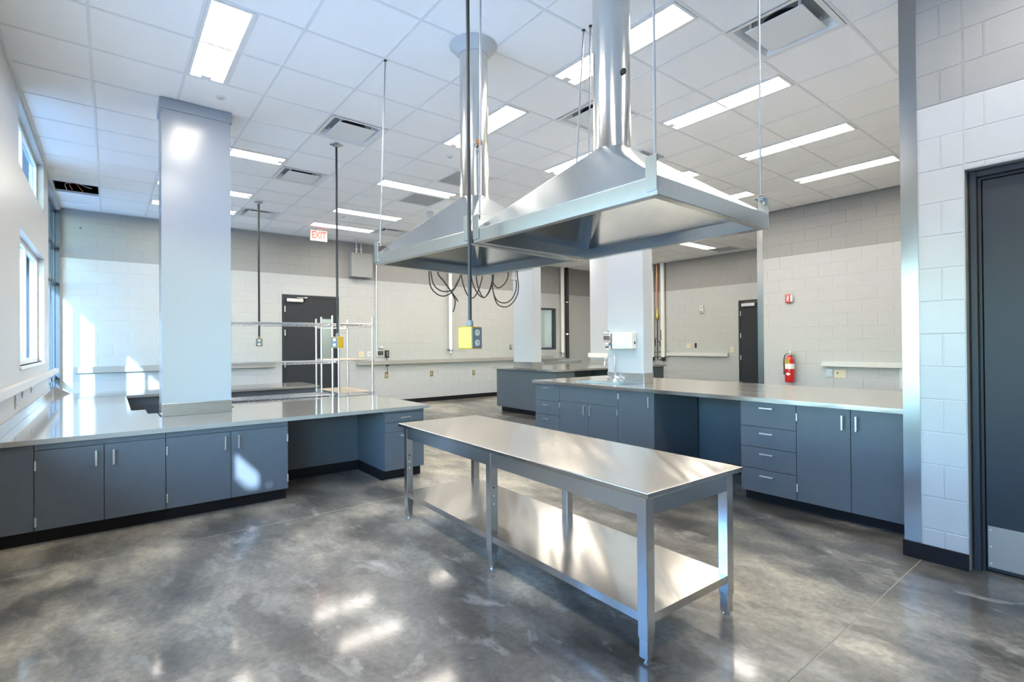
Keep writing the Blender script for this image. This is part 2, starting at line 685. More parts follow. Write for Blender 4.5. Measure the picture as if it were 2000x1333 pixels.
def window(n, o, label, vm=(), hm=(), fm='frame', fw=.05, x=GLX, gm='glass_tint'):
    t = thing('window_%d' % n, label, 'window', (x, (o[0] + o[1]) / 2, o[2]), kind='structure')
    a, b, p, q = o
    f = MB()
    f.box(x - .012, x + .03, a, a + fw, p, q).box(x - .012, x + .03, b - fw, b, p, q)
    f.box(x - .012, x + .03, a + fw, b - fw, p, p + fw).box(x - .012, x + .03, a + fw, b - fw, q - fw, q)
    f.build('window_frame', fm, t, bevel=.003)
    ys_ = [a + fw] + [v for m in vm for v in (m[0], m[1])] + [b - fw]
    for m in vm:
        box(x - .012, x + .03, m[0], m[1], p + fw, q - fw).build('mullion', fm, t, bevel=.003)
    zs_ = [p + fw] + [v for h in hm for v in (h - .03, h + .03)] + [q - fw]
    for i in range(0, len(ys_), 2):
        if ys_[i + 1] - ys_[i] < .02:
            continue
        for h in hm:
            box(x - .012, x + .04, ys_[i], ys_[i + 1], h - .03, h + .03).build('transom_bar', fm, t, bevel=.003)
        for k in range(0, len(zs_), 2):
            box(x - .004, x + .004, ys_[i], ys_[i + 1], zs_[k], zs_[k + 1]).build('pane', gm, t)
    return t


w1 = window(1, CLR, 'clerestory window high on the left wall', vm=[(7.0, 7.06)])
w2 = window(2, LW, 'white framed window in the left wall above the raceway', vm=[(7.25, 7.34)])
box(XW - .05, XW + .012, LW[0] - .01, LW[1] + .01, LW[2] - .03, LW[2]).build('window_sill', 'frame', w2, bevel=.004)
w3 = window(3, SF, 'tall dark framed corner window at the back of the left wall', vm=[(8.982, 9.39), (10.07, 10.24)], hm=[.9, 2.40, 2.97], fm='frame_dark')
box(XW - .13, XW - .001, 10.90, 10.99, 0, 3.585).build('end_jamb', 'frame_dark', w3)
w4 = window(4, NW1, 'window in the left wall nearest the frame edge, out of view', vm=[(2.5, 2.6)], gm='glass')
w6 = window(6, NW2, 'window in the left wall beside the viewpoint, out of view', vm=[(-.56, -.46)], gm='glass')
# outside
struct('ground_outside', box(-40, XW - .131, -45, 45, -.4, -.12), 'ground', 'pale paving outside the left windows', 'ground')
struct('backdrop_outside', box(-9, -.78, 12.5, 20, -.119, 9), 'backdrop', 'added dark blue-grey backdrop, shaped as a building wing, outside the windows', 'building')  # backdrop added so the window glass shows dark blue
cn = MB()
for a, b, p, q in cells(-7.2, 3.45, .131, 1.95, [(-2.25, -1.2, .53, .765)]):  # added sunshade; its slot shapes the sun spot on the cabinet
    cn.box(XW - q, XW - p, a, b, 2.75, 2.79)
struct('roof_eave_outside', box(XW - 1.435, XW - .131, -9, YB + 2, 3.82, 3.94), 'canopy', 'roof eave outside above the left windows', 'roof')
struct('sun_block_canopy', cn, 'canopy', 'metal canopy added out of view to block sun at the near windows', 'canopy')

# ------------------------------------------------------------------ ceiling
cl = struct('ceiling', box(XW - .25, XD + .2, YR - .2, YB + .2, CEIL + .45, CEIL + .6), 'deck', 'suspended white tile ceiling with a lay-in grid', 'ceiling')
struct('trim_1', MB().box(XW - .25, XD + .2, YB + .19, YB + .21, CEIL, CEIL + .5).box(XD + .19, XD + .21, YR, YB + .2, CEIL, CEIL + .5)
       .box(XW - .13, XW - .08, YR, YB + .2, CEIL, CEIL + .5).box(XW - .08, XD + .2, YR - .21, YR - .19, CEIL, CEIL + .5), 'deck',
       'dark plenum upstand above the ceiling edge', 'trim')
# light fixtures in grid coordinates (gi0, gi1, gj0, gj1)
LIGHTS = [
    (-1, -.5, 0, 2, 'recessed ceiling light nearest the left white column'),
    (3, 3.5, -3, -1, 'recessed ceiling light partly behind the nearer hood duct, at top'),
    (3, 3.5, 0, 2, 'recessed ceiling light seen behind the farther hood duct'),
    (5.5, 6, -3, -1, 'nearest of the three parallel ceiling lights at upper right'),
    (8, 8.5, -3, -1, 'middle of the three parallel ceiling lights at upper right'),
    (10.5, 11, -3, -1, 'farthest of the three parallel ceiling lights at upper right'),
    (5.5, 6, 0, 2, 'ceiling light whose end shows above the left slope of the near hood'),
    (8, 8.5, 0, 2, 'ceiling light whose notched end shows just right of the near hood bracket'),
    (10.5, 11, 0, 2, 'short bright ceiling light end above the right corner of the near hood'),
    (3, 5, 4.5, 5, 'long ceiling light right of the nearest hanging cord, nearest of three'),
    (3, 5, 7.5, 8, 'long ceiling light behind the nearest back cord, middle of three'),
    (3, 5, 9.5, 10, 'long ceiling light just above the exit sign'),
    (-1, 1, 4.5, 5, 'ceiling light emerging right of the left column, nearest of three'),
    (-1, 1, 7.5, 8, 'ceiling light emerging right of the left column, middle of three'),
    (-1, 1, 9.5, 10, 'ceiling light emerging right of the left column, farthest of three'),
    (15, 17, 4.5, 5, 'ceiling light under the near hood edge left of the far corner guard'),
    (11, 13, 4.5, 5, 'ceiling light glimpsed at the far bottom corner of the near hood'),
    (7, 9, 4.5, 5, None), (7, 9, 7.5, 8, None), (7, 9, 9.5, 10, None), (11, 13, 7.5, 8, None), (11, 13, 9.5, 10, None), (15, 17, 7.5, 8, None),
    (-1, -.5, -3, -1, 'N'), (-1, -.5, -7, -5, 'N'), (3, 3.5, -7, -5, 'N'),  # unseen fixtures added to light the near part of the room
]
DIFF = [(1, 2, 'square air diffuser on the ceiling above the nearest back cord'), (1, 5, 'square air diffuser between the two rear cords'),
        (1, 9, 'small far air diffuser beside the farthest cord'), (4, -4, 'large square air diffuser at the top right of the ceiling'),
        (4, -1, 'air diffuser half hidden behind the nearer hood duct'), (5, 9, 'far air diffuser beyond the left corner of the far hood')]
RETN = [(4, 3, 'grey return grille just left of the farther hood duct'), (4, 5, 'grey return grille below the long ceiling light'),
        (17, 4, 'grey return grille near the far corner guard')]
HOLE = [(-3, 9)]


def gx(i):
    return GX + i * T


def gy(j):
    return GY + j * T


holes = {}
for l in LIGHTS:
    for i in range(math.floor(l[0]), math.ceil(l[1])):
        for j in range(math.floor(l[2]), math.ceil(l[3])):
            holes.setdefault((i, j), []).append((max(l[0], i), min(l[1], i + 1), max(l[2], j), min(l[3], j + 1)))
skip = {(a, b) for a, b, _ in DIFF + RETN} | set(HOLE)
i0, i1 = math.floor((XW - GX) / T), math.ceil((XD - GX) / T)
j0, j1 = math.floor((YR - GY) / T), math.ceil((YB - GY) / T)
tiles = []
for i in range(i0, i1):
    for j in range(j0, j1):
        if (i, j) in skip:
            continue
        for a, b, p, q in cells(i, i + 1, j, j + 1, holes.get((i, j), [])):
            xa, xb = max(gx(a), XW), min(gx(b), XD)
            ya, yb = max(gy(p), YR), min(gy(q), YB)
            if xb - xa < .04 or yb - ya < .04:
                continue
            xc, yc = (xa + xb) / 2, (ya + yb) / 2
            if xc > XE + .1 and yc < 4.3:
                continue
            pr = proj((xc, yc, CEIL))
            vis = pr and -60 < pr[0] < 2060 and -60 < pr[1] < 1400 and not (xc > XS and yc < .9)
            tiles.append((-(xb - xa) * (yb - ya) / pr[2] ** 3 if vis else 1., xa, xb, ya, yb))
tiles.sort()
tcache = {}
rest = MB()
for n, (sc, xa, xb, ya, yb) in enumerate(tiles):
    w, d = xb - xa, yb - ya
    zo = random.uniform(0, .0012)
    if n < 300 and sc < 0:
        k = (round(w, 3), round(d, 3))
        if k not in tcache:
            me = bpy.data.meshes.new('ceiling_tile')
            q = box(-w / 2 + .004, w / 2 - .004, -d / 2 + .004, d / 2 - .004, 0, .016)
            me.from_pydata(q.v, [], q.f)
            me.materials.append(MT['tile'])
            tcache[k] = me
        o = bpy.data.objects.new('ceiling_tile', tcache[k])
        COL.objects.link(o)
        o.parent = cl
        o.location = ((xa + xb) / 2, (ya + yb) / 2, CEIL + .003 + zo)
    else:
        rest.box(xa + .004, xb - .004, ya + .004, yb - .004, CEIL + .003 + zo, CEIL + .019)
rest.build('far_ceiling_tiles', 'tile', cl)['kind'] = 'stuff'
for i in range(i0 + 1, i1):
    box(gx(i) - .010, gx(i) + .010, YR, YB, CEIL - .001, CEIL + .03).build('grid_tee', 'tee', cl)
for j in range(j0 + 1, j1):
    box(XW, XD, gy(j) - .010, gy(j) + .010, CEIL - .0006, CEIL + .0294).build('cross_tee', 'tee', cl)
for l in LIGHTS:
    if l[1] - l[0] < 1:
        x = gx(l[1] if l[0] == int(l[0]) else l[0])
        box(x - .010, x + .010, gy(l[2]), gy(l[3]), CEIL - .0008, CEIL + .029).build('cross_tee', 'tee', cl)
    else:
        y = gy(l[2])
        box(gx(l[0]), gx(l[1]), y - .010, y + .010, CEIL - .0008, CEIL + .029).build('cross_tee', 'tee', cl)
struct('trim_2', box(XW, XW + .018, YR, YB, CEIL - .022, CEIL - .0015), 'tee', 'white edge angle of the ceiling along the left wall', 'trim')
struct('trim_3', box(XW + .018, XD, YB - .014, YB, CEIL - .006, CEIL - .0015), 'tee', 'white edge angle of the ceiling along the back wall', 'trim')

# light fixtures: long axis local y
ltc = {}


def light_parts(root, alongx):
    L, Wd = 2 * T - .024, T / 2 - .022
    fr, ln = MB(), MB()
    fr.box(-Wd / 2, -Wd / 2 + .022, -L / 2, L / 2, -.006, .03).box(Wd / 2 - .022, Wd / 2, -L / 2, L / 2, -.006, .03)
    fr.box(-Wd / 2 + .022, Wd / 2 - .022, -L / 2, -L / 2 + .022, -.006, .03).box(-Wd / 2 + .022, Wd / 2 - .022, L / 2 - .022, L / 2, -.006, .03)
    fr.box(-Wd / 2, Wd / 2, -L / 2, L / 2, .03, .04)
    ln.box(-Wd / 2 + .022, Wd / 2 - .022, -L / 2 + .022, L / 2 - .022, .001, .006)
    sn = box(-.045, .03, L / 2 - .075, L / 2 - .022, -.010, .002)
    for nm, mb, m in (('frame', fr, 'diff'), ('lens', ln, 'lens'), ('sensor', sn, 'diff')):
        if nm not in ltc:
            me = bpy.data.meshes.new('light_' + nm)
            me.from_pydata(mb.v, [], mb.f)
            me.materials.append(MT[m])
            ltc[nm] = me
        o = bpy.data.objects.new(nm, ltc[nm])
        COL.objects.link(o)
        o.parent = root


for a, b, c, d, lab in LIGHTS:
    grp = 'recessed ceiling lights'
    if lab is None:
        lab = 'recessed ceiling light over the far counters, hidden behind the hoods'
        grp = 'ceiling lights hidden behind the hoods'
    elif lab == 'N':
        lab = 'added unseen ceiling light overhead behind the viewpoint'
        grp = 'added fill lights behind the viewpoint'
    ax = (b - a) > 1
    t = thing('ceiling_light', lab, 'ceiling light', ((gx(a) + gx(b)) / 2, (gy(c) + gy(d)) / 2, CEIL), -PI / 2 if ax else 0, grp)
    light_parts(t, ax)

for i, j, lab in DIFF:
    t = thing('air_diffuser', lab, 'air vent', (gx(i + .5), gy(j + .5), CEIL), 0, 'square air diffusers')
    h = T / 2 - .012
    f = MB()
    # sloping border frame from edge up to a recessed throat
    n = len(f.v)
    f.v += [(-h, -h, -.004), (h, -h, -.004), (h, h, -.004), (-h, h, -.004)]
    g = h - .035
    f.v += [(-g, -g, -.004), (g, -g, -.004), (g, g, -.004), (-g, g, -.004)]
    k = h - .075
    f.v += [(-k, -k, .06), (k, -k, .06), (k, k, .06), (-k, k, .06)]
    for s0 in (0, 4):
        f.f += [(s0 + q, s0 + 4 + q, s0 + 4 + (q + 1) % 4, s0 + (q + 1) % 4) for q in range(4)]
    f.build('frame', 'diff', t, world=False)
    box(-k, k, -k, k, .06, .064).build('throat', 'grille', t, world=False)
    MB().lathe((0, 0, .05), [(.15, 0), (.15, .009)], 28).build('duct_opening', 'slot', t, world=False)
    c = h - .095
    box(-c, c, -c, c, -.012, -.004).build('plaque', 'diff', t, world=False, bevel=.003)
    for sx in (-1, 1):
        for sy in (-1, 1):
            box(sx * (c - .03) - .008, sx * (c - .03) + .008, sy * (c - .03) - .008, sy * (c - .03) + .008, -.004, .06).build('clip', 'diff', t, world=False)
for i, j, lab in RETN:
    t = thing('return_grille', lab, 'air vent', (gx(i + .5), gy(j + .5), CEIL), 0, 'return air grilles')
    h = T / 2 - .012
    MB().box(-h, h, -h, -h + .03, -.005, .01).box(-h, h, h - .03, h, -.005, .01).box(-h, -h + .03, -h + .03, h - .03, -.005, .01).box(h - .03, h, -h + .03, h - .03, -.005, .01).build('frame', 'diff', t, world=False)
    box(-h + .03, h - .03, -h + .03, h - .03, .001, .008).build('perforated_face', 'grille', t, world=False)
# open ceiling cell with wires
t = thing('loose_wiring', 'orange and white wires hanging from the open ceiling cell in the back corner', 'wire', (-.45, 9.5, CEIL), 0)
for k, (m, dx, dz) in enumerate((('orange', .10, -.07), ('plastic', .16, .0), ('orange', .02, -.05), ('plastic', -.02, -.06))):
    MB().tube(bez([(-.42 + .05 * k, 9.60, CEIL + .448), (-.40 + .03 * k, 9.53, CEIL + .12), (-.45 + dx, 9.42, CEIL + .02), (-.43 + dx * 1.5, 9.38, CEIL + dz - .02)]), .006, 6).build('wire', m, t)
for i, j, lab in ((-.5, 2.46, 'small round sprinkler cap on the ceiling beside the left column'), (3.49, 2.46, 'small round sprinkler cap left of the farther duct'),
                  (3.5, 8.4, 'tiny round sprinkler cap near the middle back light')):
    t = thing('sprinkler_cap', lab, 'sprinkler', (gx(i), gy(j), CEIL), 0, 'ceiling sprinkler caps')
    MB().lathe((0, 0, -.008), [(.035, 0), (.042, .004), (.042, .012)], 20).build('cap', 'diff', t, world=False, smooth=True)
    MB().lathe((0, 0, -.012), [(.026, 0), (.026, .005)], 20).build('disc', 'plastic', t, world=False)
t = thing('motion_sensor', 'small white motion sensor hanging under the ceiling behind the far hood', 'sensor', (4.33, 7.73, CEIL), 0)
MB().lathe((0, 0, -.03), [(.06, 0), (.06, .03)], 20).build('base', 'plastic', t, world=False, smooth=True)
MB().cyl((0, 0, -.03), (-.05, -.08, -.14), .055, .03, 18).build('head', 'plastic', t, world=False, smooth=True)

# ------------------------------------------------------------------ baseboards and guards
bbm = MB()
for a, b in ((XW, D2[0]), (D2[1], XD)):
    bbm.box(a, b, YB - .012, YB, 0, .10)
tag(bbm.build('baseboard_back', 'dark'), 'black rubber baseboard along the back wall', 'baseboard', None, 'structure')
tag(MB().box(XE - .012, XE, .3, 4.43, 0, .10).build('baseboard_extinguisher_side', 'dark'), 'black rubber baseboard under the extinguisher wall', 'baseboard', None, 'structure')
tag(MB().box(XD - .012, XD, 4.42, D3[0], 0, .10).box(XD - .012, XD, D3[1], YB - .012, 0, .10).build('baseboard_far_right', 'dark'), 'black rubber baseboard under the far right wall', 'baseboard', None, 'structure')
bs = MB().prism([(XS, D1[1]), (XS - .012, D1[1]), (XS - .012, YS + .004), (XS - .006, YS + .012), (XS + .2, YS + .012), (XS + .2, YS), (XS, YS)], 0, .10)
tag(bs.build('baseboard_right', 'dark'), 'black rubber baseboard wrapping the near stub wall', 'baseboard', None, 'structure')
g = thing('corner_guard', 'tall stainless steel corner guard on the near stub wall', 'corner guard', (XS, YS, .095), 0, 'stainless corner guards')
box(XS - .004, XS - .001, .938, YS + .003, .10, CEIL - .004).build('face_plate', 'guard', g)
box(XS - .001, XS + .20, YS + .001, YS + .003, .10, CEIL - .004).build('side_plate', 'guard', g)
g = thing('corner_guard', 'narrow stainless corner guard at the far wall corner beyond the worktop', 'corner guard', (XE, 4.42, .1), 0, 'stainless corner guards')
box(XE - .004, XE - .001, 4.32, 4.423, .10, CEIL - .004).build('face_plate', 'guard', g)
box(XE - .001, XE + .19, 4.421, 4.424, .10, CEIL - .004).build('side_plate', 'guard', g)

# ------------------------------------------------------------------ doors
# near right door
t = thing('door_1', 'charcoal door in dark steel frame at the right edge', 'door', (XS + .1, .17, 0), kind='structure')
f = MB()
fo = [(.668, .700), (-.348, -.318)]
for a, b in fo:
    f.box(XS + .055, XS + .17, a, b, 0, 2.398)
f.box(XS + .055, XS + .17, -.318, .668, 2.362, 2.398)
f.build('door_frame', 'door', t, bevel=.003)
st = MB()
st.box(XS + .085, XS + .17, .652, .668, 0, 2.362).box(XS + .085, XS + .17, -.318, -.302, 0, 2.362).box(XS + .085, XS + .17, -.302, .652, 2.346, 2.362)
st.build('door_stop', 'door', t, bevel=.002)
dl = box(XS + .095, XS + .14, -.298, .648, .008, 2.342).build('door_leaf', 'door', t, bevel=.002)
box(XS + .0925, XS + .095, -.26, .642, .028, .272).build('kick_plate', 'kick', dl)
for z in (.05, .15, .25):
    for y in (.63, .2, -.24):
        MB().cyl((XS + .093, y, z), (XS + .091, y, z), .005, seg=8).build('screw', 'alu', dl)
box(XS + .17, XS + .199, -.348, .70, 0, 2.40).build('dark_room_beyond', 'deck', t)

# back wall door
t = thing('door_2', 'charcoal door with narrow window in the back wall', 'door', (3.32, YB, 0), kind='structure')
a, b = D2[0], D2[1]
MB().box(a, a + .05, YB - .012, YB + .15, 0, 2.38).box(b - .05, b, YB - .012, YB + .15, 0, 2.38).box(a, b, YB - .012, YB + .15, 2.38, 2.43).build('door_frame', 'door', t, bevel=.003)
lf = MB()
for p, q, r, s in cells(a + .055, b - .055, .01, 2.375, [(3.52, 3.77, 1.10, 1.945)]):
    lf.box(p, q, YB + .004, YB + .05, r, s)
dl = lf.build('door_leaf', 'door', t)
MB().box(3.50, 3.52, YB - .004, YB + .055, 1.08, 1.965).box(3.77, 3.79, YB - .004, YB + .055, 1.08, 1.965).box(3.52, 3.77, YB - .004, YB + .055, 1.08, 1.10).box(3.52, 3.77, YB - .004, YB + .055, 1.945, 1.965).build('window_frame', 'frame_dark', dl)
box(3.52, 3.77, YB + .025, YB + .031, 1.10, 1.945).build('pane', 'glassi', dl)
cb = box(2.83, 3.15, YB - .062, YB + .003, 2.28, 2.345).build('closer', 'alu', t, bevel=.004)
MB().box(3.10, 3.13, YB - .05, YB - .03, 2.345, 2.36).box(3.02, 3.22, YB - .085, YB - .06, 2.36, 2.372).box(3.18, 3.23, YB - .08, YB - .013, 2.372, 2.385).build('closer_arm', 'alu', cb)
for z in (.35, 1.0, 1.65, 2.13):
    MB().cyl((2.803, YB - .012, z - .06), (2.803, YB - .012, z + .06), .011, seg=8).build('hinge', 'alu', t)
h = MB().cyl((3.79, YB + .004, 1.03), (3.79, YB - .05, 1.03), .024, seg=14).build('lever', 'alu', t, smooth=True)
MB().tube([(3.79, YB - .05, 1.03), (3.67, YB - .052, 1.03)], .010, 8).build('lever_arm', 'alu', h)
# far right door
t = thing('door_3', 'charcoal door partly hidden behind the far corner guard', 'door', (XD, 5.97, 0), kind='structure')
a, b = D3[0], D3[1]
MB().box(XD - .012, XD + .15, a, a + .05, 0, 2.38).box(XD - .012, XD + .15, b - .05, b, 0, 2.38).box(XD - .012, XD + .15, a, b, 2.38, 2.43).build('door_frame', 'door', t, bevel=.003)
box(XD + .004, XD + .05, a + .055, b - .055, .01, 2.375).build('door_leaf', 'door', t)
box(XD - .062, XD + .003, 6.09, 6.42, 2.27, 2.345).build('closer', 'alu', t, bevel=.004)
for z in (.35, 1.0, 1.55, 2.1):
    MB().cyl((XD - .012, 6.467, z - .06), (XD - .012, 6.467, z + .06), .011, seg=8).build('hinge', 'alu', t)
# interior window + corridor beyond
t = thing('window_5', 'dark framed interior window in the back wall behind the far column', 'window', (9.9, YB, 1.22), kind='structure')
a, b, p, q = W5
MB().box(a, a + .05, YB - .01, YB + .12, p, q).box(b - .05, b, YB - .01, YB + .12, p, q).box(a + .05, b - .05, YB - .01, YB + .12, p, p + .05).box(a + .05, b - .05, YB - .01, YB + .12, q - .05, q).build('window_frame', 'frame_dark', t, bevel=.003)
box(a + .05, b - .05, YB + .05, YB + .056, p + .05, q - .05).build('pane', 'glassi', t)
co = MB().box(2.2, 11.6, 12.9, 13.0, 0, 2.9).box(2.1, 2.2, YB + .2, 13.0, 0, 2.9).box(11.6, 11.7, YB + .2, 13.0, 0, 2.9).box(2.1, 11.7, YB + .2, 13.0, 2.8, 2.9)
struct('wall_corridor', co, 'corridor', 'pale corridor beyond the back wall openings', 'wall')
t = thing('corridor_door', 'dark door with pale frame edge seen through the interior window', 'door', (10.2, 12.9, 0))
box(9.8, 10.75, 12.85, 12.898, 0, 2.25).build('door_leaf', 'door', t)
box(10.78, 10.86, 12.84, 12.898, 0, 2.3).build('door_frame', 'brass', t)
for x in (3.6, 10.2):  # lamps added to brighten what shows through the door and window glass
    t = thing('corridor_fill_light', 'added unseen fill light in the corridor beyond the back wall', 'ceiling light', (x, 12.1, 2.8), 0, 'added corridor fill lights')
    box(x - .6, x + .6, 11.8, 12.4, 2.775, 2.799).build('frame', 'diff', t)
    box(x - .57, x + .57, 11.83, 12.37, 2.77, 2.775).build('lens', 'lens', t)

# ------------------------------------------------------------------ columns
def column(lab, x0, x1, y0, y1, z, base=.115, cap=False, top=CEIL - .002, m='column_lit'):
    t = thing('column', lab, 'column', ((x0 + x1) / 2, (y0 + y1) / 2, z), 0, 'white square columns')
    t['kind'] = 'structure'
    box(x0, x1, y0, y1, z + base, top).build('shaft', m, t, bevel=.004)
    e = .006
    box(x0 - e + .004, x1 + e - .004, y0 - e, y1 + e, z, z + base).build('stainless_base', 'steely', t, bevel=.002)
    if cap:
        box(x0 - .012, x1 + .012, y0 - .012, y1 + .012, top - .10, top).build('cap_trim', m, t, bevel=.003)
    else:
        box(x0 - .010, x1 + .010, y0 - .010, y1 + .010, top - .02, top).build('cap_trim', m, t)
    return t


ZL, ZR = .745, .905
C1 = (.372, .932, 5.59, 5.89)
C3 = (4.95, 5.13, 3.767, 4.318)
C2 = (6.50, 6.74, 7.60, 8.18)
C4 = (8.85, 9.15, 7.55, 8.25)
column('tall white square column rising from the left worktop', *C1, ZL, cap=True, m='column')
column('white column behind the sink on the right worktop', *C3, ZR)
column('white column standing on the far counter before the interior window', *C2, ZR)
c4 = column('pale column on the far counter just left of the sink column', *C4, ZR)


# ------------------------------------------------------------------ cabinets
def cab(name, label, face, P, u0, u1, depth, z0, z1, fronts, toe=True, group=None, side_toe=0.):
    """face: '-y','-x','+x','+y' direction the front looks; P front plane; d measured inwards."""
    ax = face[1]
    sg = -1 if face[0] == '-' else 1

    def B(ua, ub, da, db, za, zb, mb=None):
        mb = mb or MB()
        pa, pb = P - sg * da, P - sg * db
        return mb.box(ua, ub, pa, pb, za, zb) if ax == 'y' else mb.box(pa, pb, ua, ub, za, zb)

    def pt(u, d, z):
        return (u, P - sg * d, z) if ax == 'y' else (P - sg * d, u, z)
    c = pt((u0 + u1) / 2, depth / 2, 0)
    t = thing(name, label, 'cabinet', c, 0, group)
    B(u0 + .001, u1 - .001, .021, depth, z0, z1 - .001).build('body', 'cabinet', t)
    if toe:
        B(u0 + side_toe, u1 - .001, .085, depth - .02, 0, z0).build('toe_kick', 'dark', t)
    for f in fronts:
        kind, a, b, zb, zt = f[:5]
        opt = f[5] if len(f) > 5 else {}
        o = B(a + .002, b - .002, 0, .019, zb + .002, zt - .002).build(kind, 'cabinet', t, bevel=.0015)
        if 'h' in opt:
            ori, hu, hz = opt['h']
            L = .056
            m = MB()
            if ori == 'v':
                m.tube([pt(hu, 0, hz - L + .008), pt(hu, -.030, hz - L + .008)], .0055, 8)
                m.tube([pt(hu, 0, hz + L - .008), pt(hu, -.030, hz + L - .008)], .0055, 8)
                B(hu - .0065, hu + .0065, -.036, -.026, hz - L, hz + L, m)
            else:
                m.tube([pt(hu - L + .008, 0, hz), pt(hu - L + .008, -.030, hz)], .0055, 8)
                m.tube([pt(hu + L - .008, 0, hz), pt(hu + L - .008, -.030, hz)], .0055, 8)
                B(hu - L, hu + L, -.036, -.026, hz - .0065, hz + .0065, m)
            m.build('handle', 'alu', o, bevel=.002)
        for hu, hz in opt.get('hinges', ()):
            B(hu - .006, hu + .006, -.012, .002, hz - .033, hz + .033).build('hinge', 'alu', o, bevel=.003)
    return t


# left peninsula cabinets (front faces the viewer)
PY = 4.83
cab('base_cabinet', 'plain slate filler panel cabinet at the left frame edge', '-y', PY, -.605, -.412, .66, .105, .709, [('panel', -.605, -.412, .105, .709)], group='left peninsula cabinets')
cab('base_cabinet', 'slate two-door cabinet at far left under the peninsula', '-y', PY, -.412, .346, .66, .105, .709, [
    ('rail', -.412, .346, .664, .709),
    ('door', -.412, -.032, .105, .664, dict(h=('v', -.077, .57), hinges=((-.405, .56), (-.405, .17)))),
    ('door', -.032, .346, .105, .664, dict(h=('v', .024, .567)))], group='left peninsula cabinets')
cab('base_cabinet', 'slate two-door cabinet with the sunlit patch on its right door', '-y', PY, .346, 1.254, .66, .105, .709, [
    ('rail', .346, 1.254, .664, .709),
    ('door', .346, .799, .105, .664, dict(h=('v', .756, .576), hinges=((.353, .56), (.353, .19)))),
    ('door', .799, 1.254, .105, .664, dict(h=('v', .855, .576), hinges=((1.247, .56), (1.247, .20))))], group='left peninsula cabinets')
cab('drawer_cabinet', 'slate drawer cabinet at the right end of the left peninsula', '-y', PY, 2.172, 2.614, .72, .105, .709, [
    ('rail', 2.172, 2.614, .685, .709),
    ('drawer', 2.172, 2.614, .588, .685, dict(h=('h', 2.39, .637))),
    ('drawer', 2.172, 2.614, .493, .588, dict(h=('h', 2.39, .54))),
    ('door', 2.172, 2.614, .105, .493, dict(h=('h', 2.39, .455)))], group='left peninsula cabinets', side_toe=.0)
t = thing('knee_panel', 'slate knee-space back panel under the left peninsula', 'panel', (1.7, 5.55, 0))
box(1.256, 2.170, 5.53, 5.55, .105, .709).build('panel', 'cabinet', t)
box(1.256, 2.170, 5.535, 5.55, 0, .105).build('toe_kick', 'dark', t)
# back side of the peninsula, left run, back run
cab('base_cabinet', 'slate cabinet on the hidden back side of the left peninsula', '+y', 6.29, 1.05, 2.60, .70, .105, .709,
    [('door', 1.05, 1.82, .105, .709, dict(h=('v', 1.77, .6))), ('door', 1.82, 2.60, .105, .709, dict(h=('v', 1.87, .6)))])
cab('base_cabinet', 'slate cabinet under the worktop along the window wall', '+x', .14, 6.42, 8.34, .74, .105, .709,
    [('door', 6.42, 7.38, .105, .709, dict(h=('v', 7.33, .6))), ('door', 7.38, 8.34, .105, .709, dict(h=('v', 7.43, .6)))])
for a, b, lb in ((.16, 1.0, 'slate back counter cabinet seen through the worktop opening'), (1.0, 1.84, 'left slate drawer cabinet of the back counter beyond the wire rack'), (1.84, 2.62, 'right slate drawer cabinet of the back counter beyond the wire rack')):
    cab('base_cabinet', lb, '-y', 8.38, a, b, .88, .105, .709, [('drawer', a, b, .60, .709), ('door', a, (a + b) / 2, .105, .60), ('door', (a + b) / 2, b, .105, .60)], group='back counter cabinets')

# worktops left
wt = MB()
for a, b, p, q in cells(XW + .002, 2.66, 4.80, 6.35, [(.285, 1.02, 5.94, 6.40), (C1[0] - .012, C1[1] + .012, C1[2] - .012, 5.95)]):
    wt.box(a, b, p, q, .710, ZL)
wt.box(XW + .002, .17, 6.35, 8.345, .710, ZL)
t = thing('worktop', 'glossy grey L-shaped worktop of the left peninsula and window run', 'worktop', (1.0, 5.5, .71))
wt.build('top', 'counter', t)
box(XW + .002, XW + .022, 4.80, 8.345, ZL, ZL + .085).build('backsplash', 'counter', t, bevel=.003)
t = thing('worktop', 'grey worktop of the back counter beyond the wire rack', 'worktop', (1.0, 8.8, .71))
box(XW + .002, 2.65, 8.35, 9.30, .710, ZL).build('top', 'counter', t, bevel=.004)
box(XW + .002, XW + .022, 8.35, 9.30, ZL, ZL + .085).build('backsplash', 'counter', t, bevel=.003)
MB().prism([(XW + .024, 0), (XW + .16, 0), (XW + .024, .10)], 0, .02)
tri = MB()
tri.v = [(XW + .024, 9.26, ZL), (XW + .20, 9.26, ZL), (XW + .024, 9.26, ZL + .12), (XW + .024, 9.28, ZL), (XW + .20, 9.28, ZL), (XW + .024, 9.28, ZL + .12)]
tri.f = [(0, 1, 2), (3, 5, 4), (0, 3, 4, 1), (1, 4, 5, 2), (2, 5, 3, 0)]
tri.build('end_bracket', 'alu', t)

# right counter cabinets (front faces -x)
PX = 4.37
ZT = .869
dz = [.09, .292, .478, .654, ZT]


def drawers(a, b):
    return [('drawer', a, b, dz[k], dz[k + 1], dict(h=('h', (a + b) / 2, dz[k + 1] - .05))) for k in range(4)]


